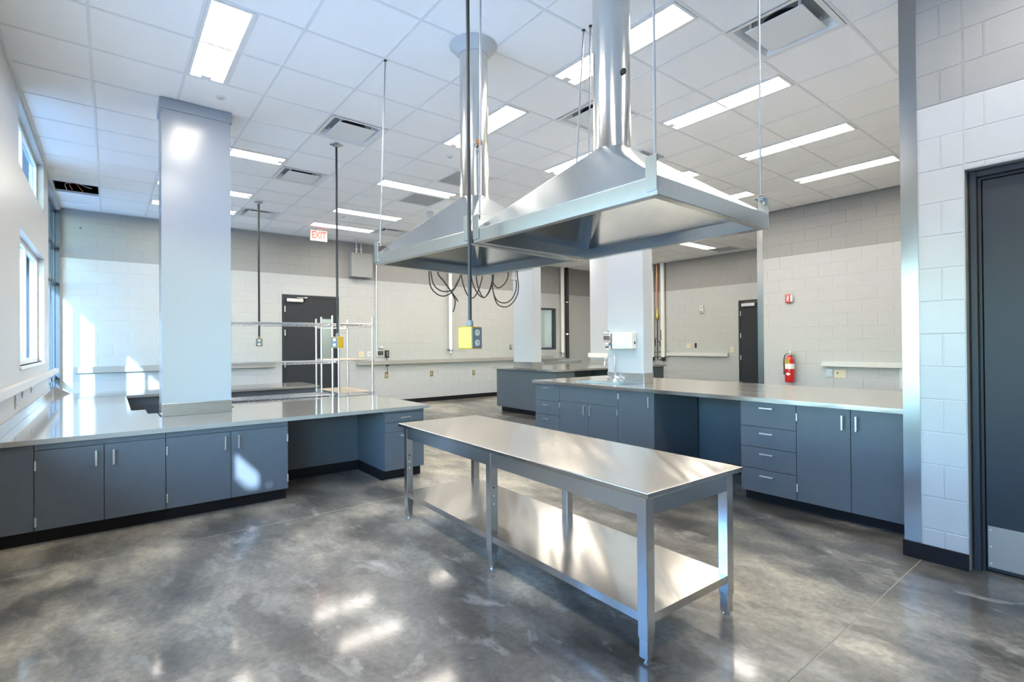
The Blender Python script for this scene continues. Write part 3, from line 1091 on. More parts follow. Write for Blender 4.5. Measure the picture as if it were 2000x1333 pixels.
RG = 'right island cabinets'
cab('drawer_cabinet', 'blue-slate four-drawer cabinet at the left end of the sink counter', '-x', PX, 4.597, 5.050, .60, .09, ZT, drawers(4.597, 5.050), group=RG)
cab('sink_cabinet', 'blue-slate sink cabinet with plain panel above two doors', '-x', PX, 3.672, 4.597, .045, .09, ZT, [
    ('panel', 3.672, 4.597, .678, ZT),
    ('door', 4.118, 4.597, .09, .678, dict(h=('v', 4.165, .60), hinges=((4.590, .62), (4.590, .2)))),
    ('door', 3.672, 4.118, .09, .678, dict(h=('v', 4.072, .60), hinges=((3.679, .62), (3.679, .2))))], group=RG, toe=False)
cab('base_cabinet', 'blue-slate single-door cabinet right of the sink cabinet', '-x', PX, 3.199, 3.672, .80, .09, ZT, [
    ('door', 3.199, 3.672, .09, ZT, dict(h=('v', 3.252, .77), hinges=((3.665, .80), (3.665, .16))))], group=RG)
cab('drawer_cabinet', 'blue-slate four-drawer cabinet right of the knee space', '-x', PX, 1.826, 2.290, .80, .09, ZT, drawers(1.826, 2.290), group=RG)
cab('base_cabinet', 'blue-slate two-door cabinet at the right end by the steel guard', '-x', PX, 1.055, 1.826, .80, .09, ZT, [
    ('door', 1.439, 1.826, .09, ZT, dict(h=('v', 1.488, .765), hinges=((1.819, .77), (1.819, .2)))),
    ('door', 1.055, 1.439, .09, ZT, dict(h=('v', 1.395, .765)))], group=RG)
t = thing('toe_kick', 'black recessed toe kick under the sink cabinet', 'toe kick', (4.5, 4.1, 0))
box(4.455, 4.475, 3.675, 4.595, 0, .089).build('board', 'dark', t)
t = thing('knee_panel', 'deep blue knee-space back panel under the right worktop', 'panel', (5.2, 2.75, 0))
box(5.18, 5.20, 2.292, 3.197, .09, ZT).build('panel', 'cabinet', t)
box(5.185, 5.20, 2.292, 3.197, 0, .09).build('toe_kick', 'dark', t)
for a, b, lb in ((1.055, 2.4, 'slate cabinet on the far side of the right island, right half'), (2.4, 3.70, 'slate cabinet on the far side of the right island, left half')):
    cab('base_cabinet', lb, '+x', 5.83, a, b, .60, .09, ZT, [('door', a, (a + b) / 2, .09, ZT), ('door', (a + b) / 2, b, .09, ZT)])
cab('base_cabinet', 'slate cabinet on the far side of the right island behind the sink', '+x', 5.83, 4.34, 5.05, .60, .09, ZT, [('door', 4.34, 5.05, .09, ZT)])
t = thing('floor_outlet', 'blue steel duplex outlet box on the knee-space panel', 'outlet', (5.17, 2.47, .36))
box(5.12, 5.178, 2.42, 2.52, .31, .44).build('box', 'galv', t, bevel=.004)
for z in (.348, .402):
    box(5.117, 5.121, 2.445, 2.495, z - .018, z + .018).build('socket', 'plastic', t, bevel=.004)

# right worktop with double sink
SB = [(4.47, 4.86, 4.19, 4.56), (4.47, 4.86, 3.72, 4.15)]
wt = MB()
for a, b, p, q in cells(4.343, 5.86, 1.035, 5.092, [*SB, (C3[0] - .012, C3[1] + .012, C3[2] - .012, C3[3] + .012)]):
    wt.box(a, b, p, q, .870, ZR)
t = thing('worktop', 'long stainless worktop of the right island with sink cut-outs', 'worktop', (5.1, 3.0, .87))
wt.build('top', 'steel', t)
t = thing('sink', 'double bowl stainless sink set into the right worktop', 'sink', (4.66, 4.14, .70))
for x0, x1, y0, y1 in SB:
    s = MB()
    e = .003
    x0 += e; x1 -= e; y0 += e; y1 -= e
    s.box(x0, x0 + .004, y0, y1, .70, ZR - .001).box(x1 - .004, x1, y0, y1, .70, ZR - .001)
    s.box(x0 + .004, x1 - .004, y0, y0 + .004, .70, ZR - .001).box(x0 + .004, x1 - .004, y1 - .004, y1, .70, ZR - .001).box(x0, x1, y0, y1, .696, .70)
    b = s.build('bowl', 'steely', t)
    MB().lathe(((x0 + x1) / 2, (y0 + y1) / 2, .7), [(.045, 0), (.045, .004), (.03, .005)], 18).build('drain', 'chrome', b)
t = thing('faucet', 'chrome gooseneck laboratory faucet behind the sink', 'faucet', (4.905, 4.165, ZR))
fx, fy = 4.905, 4.165
MB().lathe((fx, fy, ZR), [(.030, 0), (.030, .01), (.022, .02), (.020, .06), (.014, .075)], 18).build('base', 'chrome', t, smooth=True)
MB().tube([(fx, fy, ZR + .07), (fx, fy, 1.235)], .010, 12).build('riser', 'chrome', t, smooth=True)
MB().lathe((fx, fy, 1.215), [(.015, 0), (.018, .01), (.018, .03), (.008, .042)], 14).build('valve_cap', 'chrome', t, smooth=True)
MB().tube(bez([(fx, fy, 1.215), (fx - .08, fy + .01, 1.222), (fx - .135, fy + .02, 1.21), (fx - .155, fy + .025, 1.17), (fx - .16, fy + .025, 1.10)]), [.0085] * 8 * 4 + [.006], 10).build('spout', 'chrome', t, smooth=True)
for sgn in (-1, 1):
    h = MB().cyl((fx, fy, ZR + .045), (fx - .01, fy + sgn * .055, ZR + .05), .011, seg=10).build('valve', 'chrome', t, smooth=True)
    MB().tube([(fx - .01, fy + sgn * .055, ZR + .055), (fx - .06, fy + sgn * .10, ZR + .062)], .006, 8).build('lever', 'chrome', h)
t = thing('soap_dispenser', 'shiny chrome soap dispenser on the sink column', 'soap dispenser', (C3[0], 4.245, 1.42))
pr = [(C3[0] - .001, 1.535), (C3[0] - .06, 1.535), (C3[0] - .095, 1.52), (C3[0] - .108, 1.47), (C3[0] - .10, 1.42), (C3[0] - .082, 1.385), (C3[0] - .05, 1.372), (C3[0] - .001, 1.37)]
m = MB()
n = len(pr)
m.v = [(x, 4.19, z) for x, z in pr] + [(x, 4.30, z) for x, z in pr]
m.f = [tuple(range(n)), tuple(reversed(range(n, 2 * n)))] + [(k, k + n, (k + 1) % n + n, (k + 1) % n) for k in range(n)]
m.build('body', 'chrome', t, bevel=.006)
box(C3[0] - .085, C3[0] - .001, 4.205, 4.285, 1.31, 1.35).build('push_bar', 'chrome', t, bevel=.008)
box(C3[0] - .04, C3[0] - .001, 4.215, 4.275, 1.35, 1.37).build('neck', 'coverplate', t)
t = thing('paper_towel_dispenser', 'white folded paper towel dispenser on the sink column', 'paper towel dispenser', (C3[0], 4.0, 1.41))
box(C3[0] - .10, C3[0] - .001, 3.86, 4.165, 1.31, 1.51).build('cover', 'plastic', t, bevel=.012)
bw = MB()
for k in range(10):
    y0 = 3.885 + k * .0255
    arc = .018 * math.sin(PI * (k + .5) / 10)
    bw.box(C3[0] - .106, C3[0] - .099, y0, y0 + .0255, 1.335 + arc, 1.375 + arc)
bw.build('curved_front_ridge', 'plastic', t)
box(C3[0] - .055, C3[0] - .035, 3.856, 3.86, 1.37, 1.40).build('key_lock', 'slot', t)

# far counter
t = thing('worktop', 'far stainless counter top carrying two white columns', 'worktop', (7.9, 7.6, .87))
wt = MB()
for a, b, p, q in cells(6.30, 9.62, 6.70, 8.60, [(c[0] - .012, c[1] + .012, c[2] - .012, c[3] + .012) for c in (C2, C4)]):
    wt.box(a, b, p, q, .870, ZR)
wt.build('top', 'steel', t)
t = thing('end_panel', 'wide slate end panel of the far counter', 'cabinet', (6.4, 7.6, 0))
box(6.345, 6.365, 6.735, 8.56, .10, .869).build('panel', 'cabinet', t)
box(6.43, 6.44, 6.82, 8.50, 0, .10).build('toe_kick', 'dark', t)
FG = 'far counter cabinets'
cab('base_cabinet', 'slate end cabinet at the front corner of the far counter', '-y', 6.735, 6.45, 6.80, .70, .10, .869, [('panel', 6.367, 6.80, .10, .869)], group=FG)
cab('base_cabinet', 'slate back cabinet of the far counter under its column', '+y', 8.56, 6.45, 9.55, .32, .10, .869, [('panel', 6.45, 9.55, .10, .869)], group=FG)
cab('drawer_cabinet', 'dark slate drawer cabinet of the far counter left of the sink column', '-y', 6.735, 8.05, 8.62, .70, .10, .869, [('drawer', 8.05, 8.62, .70, .869, dict(h=('h', 8.33, .80))), ('door', 8.05, 8.62, .10, .70)], group=FG)
cab('base_cabinet', 'slate door cabinet of the far counter hidden by the sink column', '-y', 6.735, 8.62, 9.55, .70, .10, .869, [('door', 8.62, 9.08, .10, .869, dict(h=('v', 8.68, .78))), ('door', 9.08, 9.55, .10, .869)], group=FG)
t = thing('knee_panel', 'slate knee-space back panel of the far counter', 'panel', (7.4, 7.42, 0))
box(6.802, 8.048, 7.40, 7.42, .0, .869).build('panel', 'cabinet', t)
t = thing('wall_trough', 'long stainless wall trough on legs under the back wall raceway', 'trough', (10.1, 10.72, 0))
tb = MB().box(9.35, 10.83, 10.44, 10.47, .79, .90).box(9.35, 10.83, 10.96, 10.985, .79, .95).box(9.35, 9.38, 10.47, 10.96, .79, .90).box(10.80, 10.83, 10.47, 10.96, .79, .90).box(9.35, 10.83, 10.44, 10.985, .77, .79)
tb.build('basin', 'steely', t)
for x in (9.42, 10.76):
    for y in (10.5, 10.92):
        MB().cyl((x, y, 0), (x, y, .77), .02, seg=10).build('leg', 'steely', t)

# ------------------------------------------------------------------ stainless work table
TX, TY, TR = 2.168, 2.551, math.radians(-1.35)
t = thing('work_table', 'long stainless steel work table with lower shelf in the centre', 'table', (TX, TY, 0), TR)
HL, HW, TZ = 1.235, .3755, .750
top = box(-HW, HW, -HL, HL, TZ - .024, TZ).build('tabletop', 'table', t, world=False, bevel=.003)
LX, LY, LW2 = HW - .033, HL - .036, .0265     # leg outer offset, half width
for sx in (-1, 1):
    xo = sx * (LX - LW2)
    box(xo - .02 * 0 + sx * (LW2 - .004) - .002, xo + sx * (LW2 - .004) + .002, -LY + .05, LY - .05, TZ - .115, TZ - .024).build('apron', 'steely', t, world=False)
    for yo in (-1, 0, 1):
        yc = yo * (LY - LW2) if yo else (0.0)
        lg = box(xo - LW2, xo + LW2, yc - LW2, yc + LW2, .105, TZ - .024).build('leg', 'steely', t, world=False, bevel=.003)
        box(xo - LW2 + .004, xo + LW2 - .004, yc - LW2 + .004, yc + LW2 - .004, .018, .105).build('foot_sleeve', 'steely', lg, world=False, bevel=.002)
        MB().lathe((xo, yc, 0), [(.017, 0), (.017, .006), (.008, .01), (.008, .02)], 14).build('leveller', 'chrome', lg, world=False)
        if yo > -1:
            for k, z in enumerate((.50, .45, .40)):
                yq = yc - LW2 - .0006
                MB().cyl((xo - .004, yq, z), (xo - .004, yq - .0012, z), .0055, seg=10).build('pin_hole', 'slot' if k == 0 else 'plastic', lg, world=False)
for sy in (-1, 1):
    yo = sy * (LY - LW2)
    box(-LX + .05, LX - .05, yo + sy * (LW2 - .004) - .002, yo + sy * (LW2 - .004) + .002, TZ - .115, TZ - .024).build('end_apron', 'galv', t, world=False)
sh = MB()
for a, b, p, q in cells(-LX + .006, LX - .006, -LY + .006, LY - .006,
                        [(sx * (LX - LW2) - LW2 - .001, sx * (LX - LW2) + LW2 + .001, yc - LW2 - .001, yc + LW2 + .001) for sx in (-1, 1) for yc in (-(LY - LW2), 0, LY - LW2)]):
    sh.box(a, b, p, q, .170, .208)
sh.build('lower_shelf', 'table', t, world=False)

# ------------------------------------------------------------------ exhaust hoods
def hood(label, cx, cy, rz, wx, wy, ducttop, esc):
    t = thing('exhaust_hood', label, 'exhaust hood', (cx, cy, 2.0), rz, 'galvanised exhaust hoods')
    a, b = wx / 2, wy / 2
    rim = MB()
    hgt, fl_ = .08, .045
    rim.box(-a, -a + .004, -b, b, 0, hgt).box(a - .004, a, -b, b, 0, hgt).box(-a + .004, a - .004, -b, -b + .004, 0, hgt).box(-a + .004, a - .004, b - .004, b, 0, hgt)
    rim.box(-a + .004, -a + fl_, -b + .004, b - .004, 0, .004).box(a - fl_, a - .004, -b + .004, b - .004, 0, .004)
    rim.box(-a + fl_, a - fl_, -b + .004, -b + fl_, 0, .004).box(-a + fl_, a - fl_, b - fl_, b - .004, 0, .004)
    rim.build('rim', 'galv', t, world=False, bevel=.0015)
    # square-to-round canopy
    R, zt, seg = .107, .49, 96
    m = MB()
    cor = [(a, b), (-a, b), (-a, -b), (a, -b)]
    m.v = [(x * (1 - .004), y * (1 - .004), hgt) for x, y in cor]
    for k in range(seg):
        th = 2 * PI * k / seg
        m.v.append((R * math.cos(th), R * math.sin(th), zt))
    q = seg // 4
    for c in range(4):
        for k in range(q):
            i0_, i1_ = c * q + k, (c * q + k + 1) % seg
            m.f.append((c, 4 + i0_, 4 + i1_) if False else (c, 4 + i1_, 4 + i0_))
        nx = (c + 1) % 4
        m.f.append((c, nx, 4 + ((c + 1) * q) % seg))
    o = m.build('canopy', 'galv', t, world=False)
    sd = o.modifiers.new('thick', 'SOLIDIFY')
    sd.thickness = .003
    sd.offset = 0
    # duct
    d = MB().cyl((0, 0, zt - .02), (0, 0, ducttop - 2.0), R, seg=40).build('duct', 'duct', t, world=False, smooth=True)
    MB().lathe((0, 0, zt - .015), [(R + .003, 0), (R + .003, .03)], 40).build('collar', 'duct', d, world=False, smooth=True)
    if esc:
        MB().lathe((0, 0, CEIL - 2.0 - .075), [(R + .004, 0), (R + .012, .005), (.180, .072), (.184, .075)], 40).build('escutcheon', 'esc', t, world=False, smooth=True)
        k = MB().tube([(-.06, -.085, .86), (-.075, -.125, .875)], .012, 8).build('damper_rod', 'galv', t, world=False)
        MB().lathe((-.055, -.118, .875), [(.012, -.02), (.026, -.012), (.026, .012), (.012, .02)], 12).build('damper_knob', 'rust', k, world=False)
        MB().tube(bez([(-.055, -.12, .86), (-.05, -.12, .82), (-.057, -.12, .805), (-.064, -.12, .82), (-.058, -.12, .84)]), .0035, 6).build('pull_ring', 'galv', k, world=False)
    else:
        MB().lathe((-.03, -.110, .905), [(.01, -.014), (.015, 0), (.01, .014)], 10).build('damper_bolt', 'slot', d, world=False)
    br = [(-a, -b), (a, -b), (-a, b), (a, b)]
    for x, y in br:
        sx, sy = (1 if x > 0 else -1), (1 if y > 0 else -1)
        xo = x + sx * .002
        bk = MB().box(xo, xo + sx * .005, y - sy * .056, y + sy * .0, .018, .168)
        bk.box(xo, xo - sx * .055, y - sy * .056, y, .164, .170)
        o = bk.build('hanger_bracket', 'galv', t, world=False, bevel=.001)
        MB().lathe((x - sx * .026, y - sy * .028, .170), [(.011, 0), (.011, .012)], 6).build('nut', 'chrome', o, world=False)
        MB().lathe((x - sx * .026, y - sy * .028, .150), [(.011, 0), (.011, .012)], 6).build('nut', 'chrome', o, world=False)
    return t


h1 = hood('nearer galvanised pyramid exhaust hood with steel duct, over the work table', 2.292, 1.952, math.radians(1.8), 1.045, 1.305, CEIL, False)
h2 = hood('farther galvanised pyramid exhaust hood with white ceiling collar on its duct', 2.192, 3.225, math.radians(6.0), 1.045, 1.15, CEIL, True)


def rods(hd, wx, wy, tops, labs):
    rz = hd.rotation_euler[2]
    for (sx, sy), tp in zip(((-1, -1), (1, -1), (-1, 1), (1, 1)), tops):
        lx, ly = sx * (wx / 2 - .026), sy * (wy / 2 - .028)
        ux, uy = lx, ly
        if tp:
            dx, dy = tp[0] - hd.location.x, tp[1] - hd.location.y
            ux, uy = dx * math.cos(rz) + dy * math.sin(rz), -dx * math.sin(rz) + dy * math.cos(rz)
        r = MB().tube([(lx, ly, .14), (ux, uy, CEIL - 2)], .0058, 8).build('hanger_rod', 'rod', hd, smooth=True, world=False)
        MB().cyl((ux, uy, CEIL - 2.012), (ux, uy, CEIL - 2.0025), .012, seg=10).build('ceiling_nut', 'slot', r, world=False)


rods(h1, 1.045, 1.305, [None, (2.80, 1.34), (1.79, 2.55), (2.704, 2.493)], None)
rods(h2, 1.045, 1.15, [(1.745, 2.63), (2.701, 2.556), (1.732, 3.797), (2.62, 3.80)], None)


# ------------------------------------------------------------------ pendant outlets
def pendant(label, x, y, zc, rz, rcord, plate, w=.10, dpt=.085, h=.118, gray_front=True):
    t = thing('pendant_outlet', label, 'outlet', (x, y, zc), rz, 'pendant power outlets')
    zt = CEIL - zc
    MB().tube([(0, 0, h / 2 + .03), (0, 0, zt - (.02 if plate else 0))], rcord, 10).build('cord', 'cable', t, world=False, smooth=True)
    MB().lathe((0, 0, h / 2 - .002), [(.016, 0), (.019, .004), (.019, .03), (.013, .04)], 14).build('strain_relief', 'relief', t, world=False, smooth=True)
    bd = box(-w / 2, w / 2, -dpt / 2, dpt / 2, -h / 2, h / 2).build('body', 'yellow', t, world=False, bevel=.006)
    cp = box(-w / 2 + .006, w / 2 - .006, -dpt / 2 - .003, -dpt / 2, -h / 2 + .006, h / 2 - .006).build('cover_plate', 'coverplate', t, world=False, bevel=.002)
    for z in (-.029, .029):
        s = MB()
        n_ = 16
        s.v = [(.021 * math.cos(2 * PI * k / n_), -dpt / 2 - .003, z + .021 * max(-.82, min(.82, math.sin(2 * PI * k / n_)))) for k in range(n_)]
        s.v += [(vx, vy - .002, vz) for vx, vy, vz in s.v]
        s.f = [tuple(reversed(range(n_))), tuple(range(n_, 2 * n_))] + [(k, (k + 1) % n_, (k + 1) % n_ + n_, k + n_) for k in range(n_)]
        o = s.build('socket', 'plastic', cp, world=False)
        MB().box(-.008, -.005, -dpt / 2 - .0054, -dpt / 2 - .0049, z - .002, z + .008).box(.005, .008, -dpt / 2 - .0054, -dpt / 2 - .0049, z - .002, z + .008).box(-.002, .002, -dpt / 2 - .0054, -dpt / 2 - .0049, z - .011, z - .007).build('slots', 'slot', o, world=False)
    if plate:
        box(-.055, .055, -.055, .055, zt - .006, zt - .002).build('ceiling_plate', 'galv', t, world=False)
        MB().cyl((0, 0, zt - .03), (0, 0, zt - .006), .018, seg=12).build('cord_grip', 'galv', t, world=False)
    return t


pendant('large yellow pendant outlet on black cord in front of the hoods', 1.634, 2.46, 1.418, math.radians(18), .0105, False, w=.098, dpt=.10, h=.128)
pendant('yellow pendant outlet on black cord above the wire racks', 2.025, 5.75, 1.415, math.radians(-62), .012, True, w=.10, dpt=.09, h=.128)
pendant('small far pendant outlet with grey face near the back door', 1.856, 8.785, 1.437, math.radians(-12), .016, True, w=.10, dpt=.05, h=.128)

# ------------------------------------------------------------------ hanging cables behind the far hood
t = thing('cable_rail', 'steel rail behind the far hood carrying looped cables', 'rail', (4.9, 7.2, 2.76))
box(3.85, 6.0, 6.98, 7.35, 2.72, 2.76).build('strut', 'galv', t)
for x in (4.62, 5.12):
    MB().tube([(x, 7.2, 2.76), (x, 7.2, CEIL - .003)], .005, 6).build('hanger', 'alu', t)
LO = [
    ([(3.934, 2.52), (3.96, 2.30), (4.08, 2.18), (4.22, 2.16), (4.36, 2.24), (4.46, 2.38), (4.52, 2.54)], 'outer loop of the leftmost black cable'),
    ([(3.985, 2.52), (4.03, 2.34), (4.12, 2.26), (4.24, 2.235), (4.38, 2.27), (4.47, 2.40), (4.545, 2.54)], 'inner loop of the leftmost black cable'),
    ([(4.13, 2.52), (4.22, 2.42), (4.34, 2.28), (4.44, 2.17), (4.50, 2.09)], 'short black cable ending in mid air left of the near cord'),
    ([(4.15, 2.52), (4.26, 2.40), (4.37, 2.27), (4.46, 2.12), (4.455, 2.0), (4.42, 1.915)], 'longest black cable tail hanging lowest left of the near cord'),
    ([(4.61, 2.52), (4.66, 2.34), (4.74, 2.20), (4.84, 2.17), (4.93, 2.27), (4.99, 2.40), (5.03, 2.54)], 'black cable loop just right of the near cord, left one'),
    ([(4.83, 2.52), (4.88, 2.36), (4.98, 2.23), (5.09, 2.19), (5.19, 2.28), (5.26, 2.42), (5.29, 2.54)], 'black cable loop just right of the near cord, right one'),
    ([(4.95, 2.52), (4.985, 2.36), (5.06, 2.22), (5.13, 2.20), (5.22, 2.32), (5.28, 2.48), (5.30, 2.55)], 'black cable loop crossing beside the right loop'),
    ([(5.32, 2.52), (5.345, 2.44), (5.42, 2.385), (5.51, 2.41), (5.60, 2.49), (5.66, 2.60)], 'small shallow black cable loop near the white fittings'),
    ([(5.33, 2.50), (5.35, 2.30), (5.42, 2.12), (5.52, 2.06), (5.66, 2.06), (5.80, 2.15), (5.90, 2.30), (5.925, 2.46), (5.90, 2.62)], 'widest outer black cable loop at right'),
    ([(5.35, 2.50), (5.37, 2.31), (5.44, 2.18), (5.55, 2.13), (5.68, 2.14), (5.80, 2.22), (5.88, 2.36), (5.90, 2.50), (5.88, 2.62)], 'widest inner black cable loop at right'),
]
for k, (pts, lb) in enumerate(LO):
    y = 7.2 + (k - 4.5) * .029
    pts = [(pts[0][0], 2.72)] + pts + ([(pts[-1][0], 2.72)] if pts[-1][1] > 2.5 else [])
    c = MB().tube(bez([(x, y, z) for x, z in pts], 6), .0105, 8).build('looped_cable', 'cable', None, smooth=True)
    tag(c, lb, 'cable', 'black cables looped behind the far hood')
for x, lb in ((5.31, 'small white cable fitting above the right loops, left one'), (5.72, 'white cylindrical cable fitting above the right loops')):
    t = thing('cable_fitting', lb, 'fitting', (x, 7.2, 2.55), 0, 'white cable fittings')
    zz = 2.60 if x < 5.5 else 2.53
    yf = 7.04 if x < 5.5 else 7.2
    MB().lathe((x, yf, zz), [(.05, 0), (.06, .01), (.06, .06), (.045, .065), (.045, 2.72 - zz)], 16).build('body', 'plastic', t, smooth=True)

# ------------------------------------------------------------------ wire racks
def wire_rack(label, x0, x1, y0, y1, zs, ztop, liner):
    t = thing('wire_rack', label, 'shelving', ((x0 + x1) / 2, (y0 + y1) / 2, 0), 0, 'chrome wire racks')
    for x in (x0, x1):
        for y in (y0, y1):
            p = MB().tube([(x, y, .02), (x, y, ztop)], .0127, 12).build('post', 'wirem', t, smooth=True)
            MB().lathe((x, y, 0), [(.02, 0), (.02, .012), (.012, .022)], 12).build('foot', 'alu', p)
            for z in zs:
                MB().lathe((x, y, z - .03), [(.02, 0), (.017, .04)], 12).build('collar', 'wirem', p)
    alongx = (x1 - x0) > (y1 - y0)
    for z in zs:
        m = MB()
        for zz in (z, z - .028):
            for y in (y0, y1):
                m.tube([(x0, y, zz), (x1, y, zz)], .004, 5)
            for x in (x0, x1):
                m.tube([(x, y0, zz), (x, y1, zz)], .004, 5)

        def zig(p, q):
            L = (Vector(q) - Vector(p)).length
            n = max(2, int(L / .03))
            pts = []
            for k in range(n + 1):
                v = Vector(p).lerp(Vector(q), k / n)
                v.z += -.028 if k % 2 else 0
                pts.append(v)
            m.tube(pts, .0028, 4)
        zig((x0, y0, z), (x1, y0, z)); zig((x0, y1, z), (x1, y1, z)); zig((x0, y0, z), (x0, y1, z)); zig((x1, y0, z), (x1, y1, z))
        if alongx:
            n = int((x1 - x0) / .022)
            for k in range(1, n):
                x = x0 + (x1 - x0) * k / n
                m.tube([(x, y0, z + .004), (x, y1, z + .004)], .0022, 4)
            for k in (1, 2, 3):
                y = y0 + (y1 - y0) * k / 4
                m.tube([(x0, y, z), (x1, y, z)], .004, 4)
        else:
            n = int((y1 - y0) / .022)
            for k in range(1, n):
                y = y0 + (y1 - y0) * k / n
                m.tube([(x0, y, z + .004), (x1, y, z + .004)], .0022, 4)
            for k in (1, 2, 3):
                x = x0 + (x1 - x0) * k / 4
                m.tube([(x, y0, z), (x, y1, z)], .004, 4)
        o = m.build('wire_shelf', 'wirem', t)
        if liner and z in liner:
            box(x0 + .015, x1 - .015, y0 + .02, y1 - .015, z + .007, z + .010).build('shelf_liner', 'wood', o)
    return t


wire_rack('long chrome wire rack extending behind the left column', .98, 2.19, 6.40, 6.82, (.22, .765, 1.185, 1.655), 1.755, ())
wire_rack('narrow chrome wire rack with tan liners at the right end', 2.285, 2.735, 6.45, 7.34, (.22, .765, 1.185, 1.655), 1.755, (.765, 1.185))

# ------------------------------------------------------------------ wall services
def raceway(label, axis, plane, u0, u1, z0, z1, d, m='raceway', outs=()):
    c = ((u0 + u1) / 2, plane, z0) if axis == 'y' else (plane, (u0 + u1) / 2, z0)
    t = thing('cable_raceway', label, 'raceway', c, 0, 'wall raceways')
    s = -1 if axis in ('y', 'x') else 1

    def B(a, b, p, q, r, s_):
        return box(a, b, plane + s * p, plane + s * q, r, s_) if axis == 'y' else box(plane + s * p, plane + s * q, a, b, r, s_)
    B(u0, u1, .0015, d, z0, z1).build('channel', m, t, bevel=.003)
    for a in (u0, u1):
        B(a - .002, a + .002, .0015, d + .002, z0 - .002, z1 + .002).build('end_cap', m, t)
    for u in outs:
        o = B(u - .055, u + .055, d, d + .002, z0 + .006, z1 - .006).build('outlet_plate', 'plastic', t)
        for v in (-.024, .024):
            B(u + v - .015, u + v + .015, d + .002, d + .0035, (z0 + z1) / 2 - .013, (z0 + z1) / 2 + .013).build('socket', 'beige', o)
    return t


raceway('long beige raceway on the back wall from the rack to the far column', 'y', YB, 4.28, 8.72, .938, 1.028, .085)
raceway('beige raceway on the back wall left of the charcoal door', 'y', YB, -.45, 2.60, .955, 1.06, .07)
raceway('short raceway on the back wall beneath the interior window', 'y', YB, 8.95, 10.12, .95, 1.03, .085)
raceway('white raceway with outlets on the extinguisher wall', 'x', XE, 1.6, 3.37, .985, 1.06, .07, 'plastic', (2.66,))
raceway('white raceway on the far right wall left of its door', 'x', XD, 6.78, 8.60, 1.02, 1.115, .08, 'plastic', (7.3, 7.9))
raceway('white raceway along the left window wall', '+x', XW, 4.3, 9.72, 1.02, 1.085, .055, 'plastic')
t = thing('cable_raceway', 'short white raceway across the pale column on the far counter', 'raceway', (C4[0], 7.9, 1.09), 0, 'wall raceways')
box(C4[0] - .07, C4[0] - .001, 7.56, 8.26, 1.06, 1.16).build('channel', 'plastic', t, bevel=.003)


def plate(name, label, axis, plane, u, z, w=.07, h=.115, m='plastic', sockets=2, cat='outlet', group=None, sm='plastic'):
    c = (u, plane, z) if axis == 'y' else (plane, u, z)
    t = thing(name, label, cat, c, 0, group)
    s = 1 if axis == '+x' else -1

    def B(a, b, p, q, r, s_):
        return box(a, b, plane + s * p, plane + s * q, r, s_) if axis == 'y' else box(plane + s * p, plane + s * q, a, b, r, s_)
    B(u - w / 2, u + w / 2, .001, .007, z - h / 2, z + h / 2).build('plate', m, t, bevel=.002)
    if sockets == 2:
        for dz_ in (-.022, .022):
            B(u - .016, u + .016, .007, .010, z + dz_ - .014, z + dz_ + .014).build('socket', sm, t, bevel=.003)
    elif sockets == 1:
        B(u - .006, u + .006, .007, .016, z - .012, z + .012).build('toggle', sm, t)
    return t


OG = 'back wall duplex outlets'
plate('outlet', 'steel duplex outlet with the black adaptor cord plugged in', 'y', YB, 5.00, .69, .08, .13, 'brass', 2, group=OG)
plate('outlet', 'steel duplex outlet under the raceway, middle of the back wall', 'y', YB, 6.175, .677, .08, .13, 'brass', 2, group=OG)
plate('outlet', 'steel duplex outlet low on the back wall, rightmost', 'y', YB, 7.408, .652, .08, .13, 'brass', 2, group=OG)
plate('wall_switch', 'steel switch plate on the back wall beside the far white column', 'y', YB, 8.63, 1.304, .08, .13, 'alu', 1, 'switch')
plate('wall_switch', 'ivory switch plate right of the back door', 'y', YB, 4.40, 1.18, .12, .13, 'beige', 1, 'switch', sm='beige')
plate('thermostat', 'small white thermostat on the back wall left of the screen panel', 'y', YB, 4.60, 1.185, .13, .12, 'plastic', 1, 'thermostat', sm='coverplate')
t = thing('control_panel', 'white wall panel with a dark grey screen', 'control panel', (4.85, YB, 1.2))
box(4.755, 4.935, YB - .03, YB - .001, 1.125, 1.265).build('housing', 'plastic', t, bevel=.004)
box(4.775, 4.915, YB - .032, YB - .03, 1.145, 1.245).build('screen', 'screen', t)
t = thing('emergency_light', 'small white wall light unit above the screen panel', 'light unit', (4.86, YB, 1.33))
MB().lathe((4.86, YB - .04, 1.30), [(.02, 0), (.045, .01), (.045, .05), (.03, .055)], 16).build('head', 'plastic', t, smooth=True)
box(4.80, 4.92, YB - .05, YB - .001, 1.29, 1.30).build('bracket', 'plastic', t)
t = thing('wall_phone', 'black wall telephone handset unit beside the screen panel', 'telephone', (5.0, YB, 1.17))
box(4.955, 5.045, YB - .06, YB - .001, 1.09, 1.26).build('body', 'cable', t, bevel=.012)
for k in range(4):
    box(4.985, 5.015, YB - .064, YB - .06, 1.13 + k * .028, 1.148 + k * .028).build('key', 'raceway', t)
MB().tube(bez([(4.98, YB - .03, 1.09), (4.99, YB - .05, 1.0), (5.03, YB - .05, .93), (4.985, YB - .04, .90), (5.01, YB - .04, .82), (5.0, YB - .02, .72)]), .006, 6).build('cord', 'cable', t)
box(4.975, 5.025, YB - .08, YB - .045, .895, .925).build('cord_adaptor', 'cable', t)
